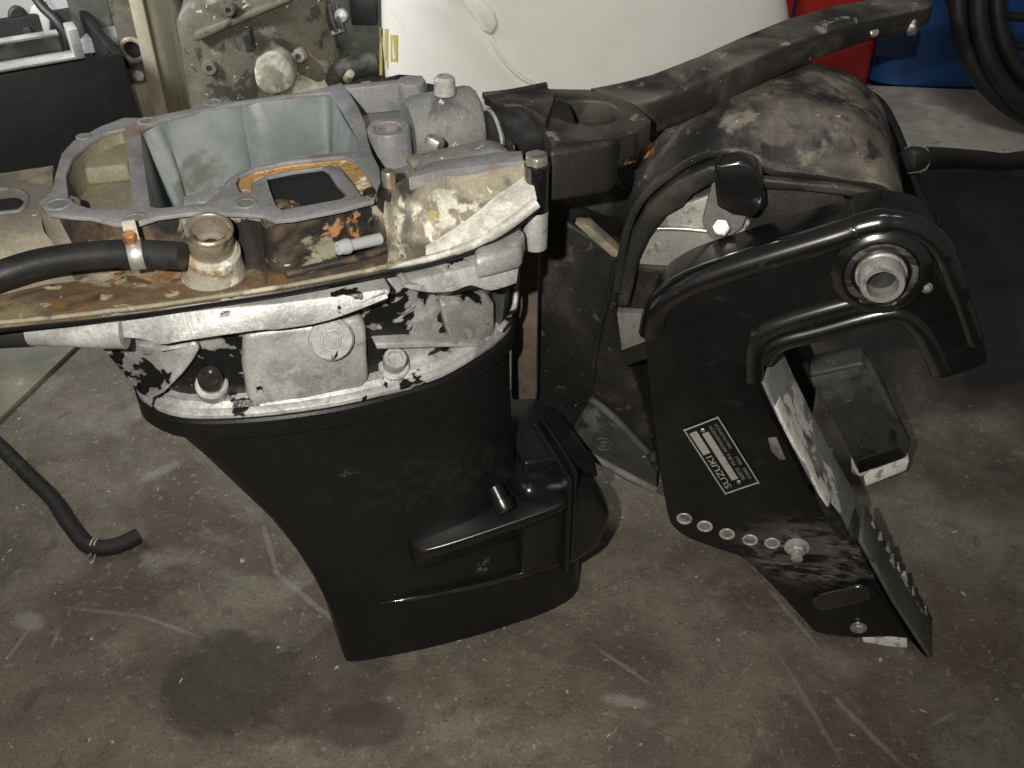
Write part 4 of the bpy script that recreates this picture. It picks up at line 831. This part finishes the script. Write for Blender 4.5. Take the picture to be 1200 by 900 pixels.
for x0, x1, ya in ((445, 448, 32), (451, 455, 34), (458, 466, 41)):
    def cs(x, y):
        d = ray(x, y); 
        hit, loc, nn, idx = shellc.ray_cast(_C - shellc_w, d.normalized()); return (loc + shellc_w - d.normalized() * .0008, nn) if hit else (py(x, y, 1.82), Vec((-.7, -.7, 0)))
    shellc_w = WORLD[shellc.name]
    L_ = []
    for k in range(7):
        y = ya + (88 - ya - (x0 - 445) * 1.2) * k / 6; L_.append((cs(x0, y), cs(x1, y)))
    V_ = []; F_ = []
    for (a, na), (b, nb) in L_: V_ += [a, b, a + (na.normalized() * .0006), b + (nb.normalized() * .0006)]
    for k in range(6):
        i = 4 * k; F_ += [[i, i + 1, i + 5, i + 4], [i + 2, i + 6, i + 7, i + 3], [i, i + 4, i + 6, i + 2], [i + 1, i + 3, i + 7, i + 5]]
    F_ += [[0, 2, 3, 1], [24, 25, 27, 26]]
    mk('gold_stripe', V_, F_, 'gold_stripe', CO)
# red can, blue tub, coil, pale board
rc = thing('red_can', (.90, 3.0, 0), 'red painted metal can on the floor behind the steering arm', 'can')
box('can_body', (.735, 2.88, .003), (.32, .01, 0), (-.01, .24, 0), (0, 0, .42), 'red_paint', rc, .02, 3)
box('can_seam', (.79, 2.874, .02), (.008, 0, 0), (0, .006, 0), (0, 0, .38), 'navy_band', rc, .002)
bt = thing('blue_tub', (1.38, 3.05, 0), 'blue plastic tub behind the coil of black hose', 'tub')
secs = [[Vec((1.38 + sx * math.copysign(abs(math.cos(t)) ** .3, math.cos(t)), 3.14 + sy * math.copysign(abs(math.sin(t)) ** .3, math.sin(t)), z)) for t in [2 * math.pi * i / 40 for i in range(40)]] for z, sx, sy in ((.003, .30, .24), (.02, .325, .262), (.40, .355, .285), (.43, .36, .29))]
tub = loft('tub_wall', secs, 'blue_plastic', bt, angle=50)
box('gap_shade', (1.045, 2.868, .11), (.12, -.004, 0), (0, .012, 0), (0, 0, .07), 'navy_band', bt, .004)  # dark panel put in for the shaded gap between can and tub
pb = tag(box('pale_board', pz(1034, 176, .003), pz(1330, 190, .003) - pz(1034, 176, .003), pz(1010, 104, .003) - pz(1034, 176, .003), (0, 0, .012), 'pale_board', None, .003), 'pale board lying flat on the floor in front of the blue tub', 'board')
coil = thing('hose_coil', (1.52, 2.62, 0), 'coil of thick black hose leaning against the blue tub', 'hose')
cc = Vec((1.505, 2.66, .385)); e1 = Vec((1, .02, 0)).normalized(); e2 = Vec((0, .35, .94)).normalized()
for k, (rr_, tr, dx, dy) in enumerate(((.365, .024, 0, 0), (.352, .023, .025, -.04), (.335, .022, .03, .035), (.375, .022, .055, .04), (.318, .020, .05, -.01))):
    c_ = cc + e1 * dx + Vec((0, dy, 0))
    tube('hose_loop', [c_ + e1 * (rr_ * math.cos(2 * math.pi * i / 28)) + e2 * (rr_ * math.sin(2 * math.pi * i / 28)) for i in range(28)], tr, 'cable_black', coil, 12, 2, closed=True)
for (pts) in ([(1095, -30), (1130, 8), (1200, 20), (1260, 14)], [(1105, -20), (1122, 20), (1150, 44), (1200, 54), (1260, 50)]):
    tube('thin_cable', [py(x, y, 2.78) for x, y in pts], .012, 'cable_black', coil, 10, 6)
# plywood sheet lower left
ply = tag(prism('ply_sheet', [pz(x, y, .010) for x, y in ((-200, 640), (0, 489), (92, 402), (150, 330), (0, 300), (-220, 330))], -Z * .009, 'ply_board', None, bevel=.001), 'pale plywood sheet on the floor under the left end of the tray', 'board')

# black bin with a steel rail, left
bn = thing('black_bin', (-1.0, 2.05, 0), 'black plastic bin behind the left end of the motor', 'bin')
q = [pz(-180, 120, .462), pz(0, 88, .462), pz(97, 67, .462), pz(145, 60, .462)]
A0, A1 = pz(-180, 120, .462), pz(143, 62, .462); dv = (A1 - A0); back = Vec((-dv.y, dv.x, 0)).normalized() * .34
A0f, A1f = Vec((A0.x + .03, A0.y + .03, .003)), Vec((A1.x + .01, A1.y + .01, .003))
V_ = [A0f, A1f, A1f + back * .9, A0f + back * .9, A0, A1, A1 + back, A0 + back]
i_ = [p + (sum(V_[4:], Vec()) / 4 - p).normalized() * .02 for p in V_[4:]]
V_ += i_ + [Vec((p.x, p.y, .25)) for p in i_]
mk('bin_wall', V_, [[0, 1, 2, 3], [0, 1, 5, 4], [1, 2, 6, 5], [2, 3, 7, 6], [3, 0, 4, 7], [4, 5, 9, 8], [5, 6, 10, 9], [6, 7, 11, 10], [7, 4, 8, 11], [8, 9, 13, 12], [9, 10, 14, 13], [10, 11, 15, 14], [11, 8, 12, 15], [12, 13, 14, 15]], 'black_bin', bn, .004)
rl = thing('steel_rail', pz(0, 85, .465), 'pale steel angle rail lying along the rim of the black bin', 'rail')
r0, r1 = pz(-180, 113, .466), pz(96, 66, .466); rd = (r1 - r0); rb = Vec((-rd.y, rd.x, 0)).normalized()
box('rail_flange', r0 - rb * .012, rd, rb * .045, Z * .005, 'pale_metal', rl, .001)
box('rail_web', r0 + rb * .034, rd * .93, rb * .005, Z * .036, 'green_black', rl, .001)
box('rail_lip', r0 + rb * .024, rd * .93, rb * .024, Z * .005 , 'pale_metal', rl, .001).location += Z * .037
box('rail_end', r1 + rb * -.012 - rd.normalized() * .014, rd.normalized() * .018, rb * .05, Z * .055, 'pale_metal', rl, .002)
ws = thing('white_panel', (-1.15, 2.45, 0), 'glaring white panel in the top left corner', 'panel')
box('panel_sheet', (-1.75, 2.45, .003), (.83, .0, 0), (0, .03, 0), (0, 0, 1.1), 'bright_plastic', ws, .004)
box('panel_trim', (-1.02, 2.435, .55), (.12, 0, 0), (0, .014, 0), (0, 0, .03), 'red_paint', ws, .003)
wh = tag(lathe('dark_wheel', py(22, 22, 2.15), Vec((.5, -.85, .1)), [(0, .008), (0, .018), (.003, .021), (.016, .021), (.019, .018), (.019, .008)], 'green_black', None, 28, squash=1.35), 'round dark wheel in front of the white panel, top left', 'wheel')
md = thing('small_engine_part', py(25, 50, 2.12), 'small grimy engine part with a red fitting behind the steel rail', 'engine part')
mp = py(24, 52, 2.12)
prism('part_body', [py(x, y, 2.13) for x, y in ((0, 62), (3, 44), (14, 40), (20, 33), (34, 32), (40, 42), (52, 48), (48, 62))], Vec((0, .06, 0)), 'green_black', md, bevel=.004)
lathe('red_fitting', py(15, 50, 2.125), (0, -1, .2), [(0, .012), (.02, .011), (.022, .006)], 'red_paint', md, 14)
prism('part_bracket', [py(x, y, 2.15) for x, y in ((36, 8), (50, 4), (58, 20), (58, 50), (44, 50), (40, 30), (32, 28))], Vec((0, .02, 0)), 'white_plastic', md, bevel=.003)
hz_ = tag(tube('thin_hose', [py(28, -25, 2.08), py(48, 6, 2.06), py(66, 24, 2.04), py(78, 42, 2.03), py(82, 58, 2.03), py(83, 72, 2.04)], .0095, 'cable_black', None, 12), 'thin black hose arching down behind the steel rail, top left', 'hose')
gb = tag(box('concrete_post', py(93, 62, 2.17), (py(143, 62, 2.17) - py(93, 62, 2.17)) * .96, (.0, .12, 0), (0, 0, .5), 'mossy_block', None, .006), 'mossy grey concrete post between the white panel and the wooden post', 'post')
gb.location.z += 0
gl = tag(box('block_slab', py(96, 64, 2.10), py(146, 58, 2.10) - py(96, 64, 2.10), (.0, .10, 0), (0, 0, .030), 'pale_metal', None, .003), 'grey ledge at the foot of the mossy post, above the black bin', 'ledge')
eb = thing('old_bracket', py(155, 60, 2.05), 'dirty pale metal bracket with a round hole beside the wooden post', 'bracket')
hc = py(157, 57, 2.05)
prism('bracket_plate', [Vec((x, 2.05, z)) for x, z in ((hc.x - .045, .15), (hc.x - .040, .30), (hc.x - .035, hc.z - .03), (hc.x - .03, hc.z + .03), (hc.x - .04, .8), (hc.x + .06, .8), (hc.x + .06, .15))], Vec((0, .03, 0)), 'beige_casting', eb, bevel=.004)
ring('hole_rim', Vec((hc.x, 2.046, hc.z)), (0, -1, 0), .018, .027, .008, 'tan_deposit', eb, 28)
lathe('hole', Vec((hc.x, 2.049, hc.z)), (0, -1, 0), [(0, .018), (.002, .018), (.0022, .001)], 'dark_void', eb, 24)
hexbolt('bracket_bolt', Vec((hc.x + .002, 2.045, hc.z - .055)), (0, -1, .3), .012, .01, 'dull_steel', eb)
prism('bracket_clump', [Vec((hc.x + x, 2.04, hc.z + z)) for x, z in ((-.03, -.10), (-.02, -.075), (.02, -.07), (.045, -.10), (.04, -.17), (-.01, -.18))], Vec((0, .03, 0)), 'ochre_deposit', eb, bevel=.006, sm=2)
wp = thing('wooden_post', (-.69, 2.0, 0), 'weathered brown wooden post with a pale left edge standing behind the motor', 'post')
x0 = py(182, 60, 2.0).x; x1 = py(223, 60, 2.0).x
box('post_timber', (x0, 2.0, .003), (x1 - x0, .0, 0), (.0, .06, 0), (0, 0, .95), 'old_wood', wp, .003)
prism('post_batten', [Vec((x0 - .030, 1.998, .003)), Vec((x0 - .0015, 1.994, .003)), Vec((x0 - .0015, 2.03, .003)), Vec((x0 - .030, 2.03, .003))], (0, 0, .95), 'pale_wood', wp, bevel=.002)
# beige casting, dark finned engine block
def lump(name, c, r, material, parent, sq=.5, amp=.02, fr=9, seed=0, rot=0):
    secs = []; n = 26; m = 16
    for k in range(m + 1):
        t = math.pi * k / m; s = []
        for i in range(n):
            f = 2 * math.pi * i / n
            sg = lambda x: math.copysign(abs(x) ** sq, x)
            p = Vec((r[0] * sg(math.cos(f)) * max(.02, abs(math.sin(t)) ** sq), r[1] * sg(math.sin(f)) * max(.02, abs(math.sin(t)) ** sq), -r[2] * sg(math.cos(t))))
            p = Matrix.Rotation(rot, 3, 'Z') @ p
            q = p + Vec(c); q += Vec((mnoise.noise(q * fr + Vec((seed, 0, 0))), mnoise.noise(q * fr + Vec((0, seed, 5))), mnoise.noise(q * fr + Vec((7, 0, seed))))) * amp
            s.append(q)
        secs.append(s)
    return loft(name, secs, material, parent, angle=50)
ec = thing('gearbox_casting', (-.52, 2.0, 0), 'dirty beige metal casting with white corrosion behind the wooden post', 'engine part')
lump('casting_body', (-.50, 2.02, .31), (.150, .14, .31), 'beige_casting', ec, .42, .030, 11, 3, .15)
lump('casting_shoulder', (-.415, 1.93, .24), (.06, .06, .19), 'crud_white', ec, .6, .03, 18, 8, .3)
prism('casting_web', [py(x, y, 1.872) for x, y in ((226, 40), (262, 26), (338, -4), (342, 2), (266, 34), (230, 50))], Vec((0, .04, 0)), 'beige_casting', ec, bevel=.004)
prism('casting_lug', [py(x, y, 1.865) for x, y in ((300, 70), (322, 62), (340, 74), (344, 100), (320, 112), (300, 100))], Vec((0, .06, 0)), 'crud_white', ec, bevel=.006, sm=2)
for x, y, r_ in ((246, 80, .012), (268, 12, .010), (332, 88, .009), (350, 66, .011)):
    lathe('casting_boss', py(x, y, 1.872), (0, -1, .2), [(-.03, r_ * 1.3), (0, r_ * 1.2), (.004, r_), (.0042, r_ * .5), (-.004, r_ * .45), (-.004, .0005)], 'beige_casting', ec, 16)
prism('casting_slot', [py(x, y, 1.862) for x, y in ((283, 40), (292, 37), (298, 60), (289, 63))], Vec((0, .03, 0)), 'green_black', ec, bevel=.003)
tube('crevice_shade', [py(206, -20, 1.93), py(212, 20, 1.93), py(222, 70, 1.93), py(228, 110, 1.93)], .013, 'green_black', ec, 10, 4)  # dark tube put in as the shade of the crevice beside the post
de = thing('finned_engine_part', (-.32, 2.05, 0), 'dark greenish finned engine part between the beige casting and white cowl', 'engine part')
lump('engine_body', (-.33, 2.10, .28), (.115, .12, .28), 'green_black', de, .5, .02, 10, 11, .2)
for k in range(6):
    t = k / 5
    a = py(354 + t * 40, 16 - t * 12, 1.965); b = py(364 + t * 38, 48 - t * 14, 1.945)
    tube('fin', [a, (a + b) / 2 + Vec((0, -.012, 0)), b], .0045, 'grimy_grey', de, 6, 3)
tube('fin_edge', [py(362, 49, 1.95), py(380, 42, 1.945), py(403, 34, 1.955)], .005, 'pale_metal', de, 8, 4)
tube('engine_pipe', [py(378, 96, 1.94), py(404, 82, 1.93), py(440, 72, 1.95)], .022, 'green_black', de, 14, 4)
lathe('pale_pin', py(407, 92, 1.91), (.3, -.6, .5), [(0, .009), (.03, .008), (.032, .003)], 'pale_wood', de, 14)
lathe('engine_bolt', py(400, 18, 1.955), (0, -1, .2), [(0, .014), (.012, .012), (.014, .004)], 'dull_steel', de, 14)
box('engine_plate', py(412, 30, 1.98), Vec((.05, 0, 0)), Vec((0, .03, 0)), Vec((0, 0, .06)), 'black_bin', de, .003)
wbk = tag(box('back_board', (-.62, 2.42, .003), (.44, 0, 0), (0, .03, 0), (0, 0, 1.0), 'beige_casting', None, .004), 'dull beige board standing behind the finned engine part', 'board')
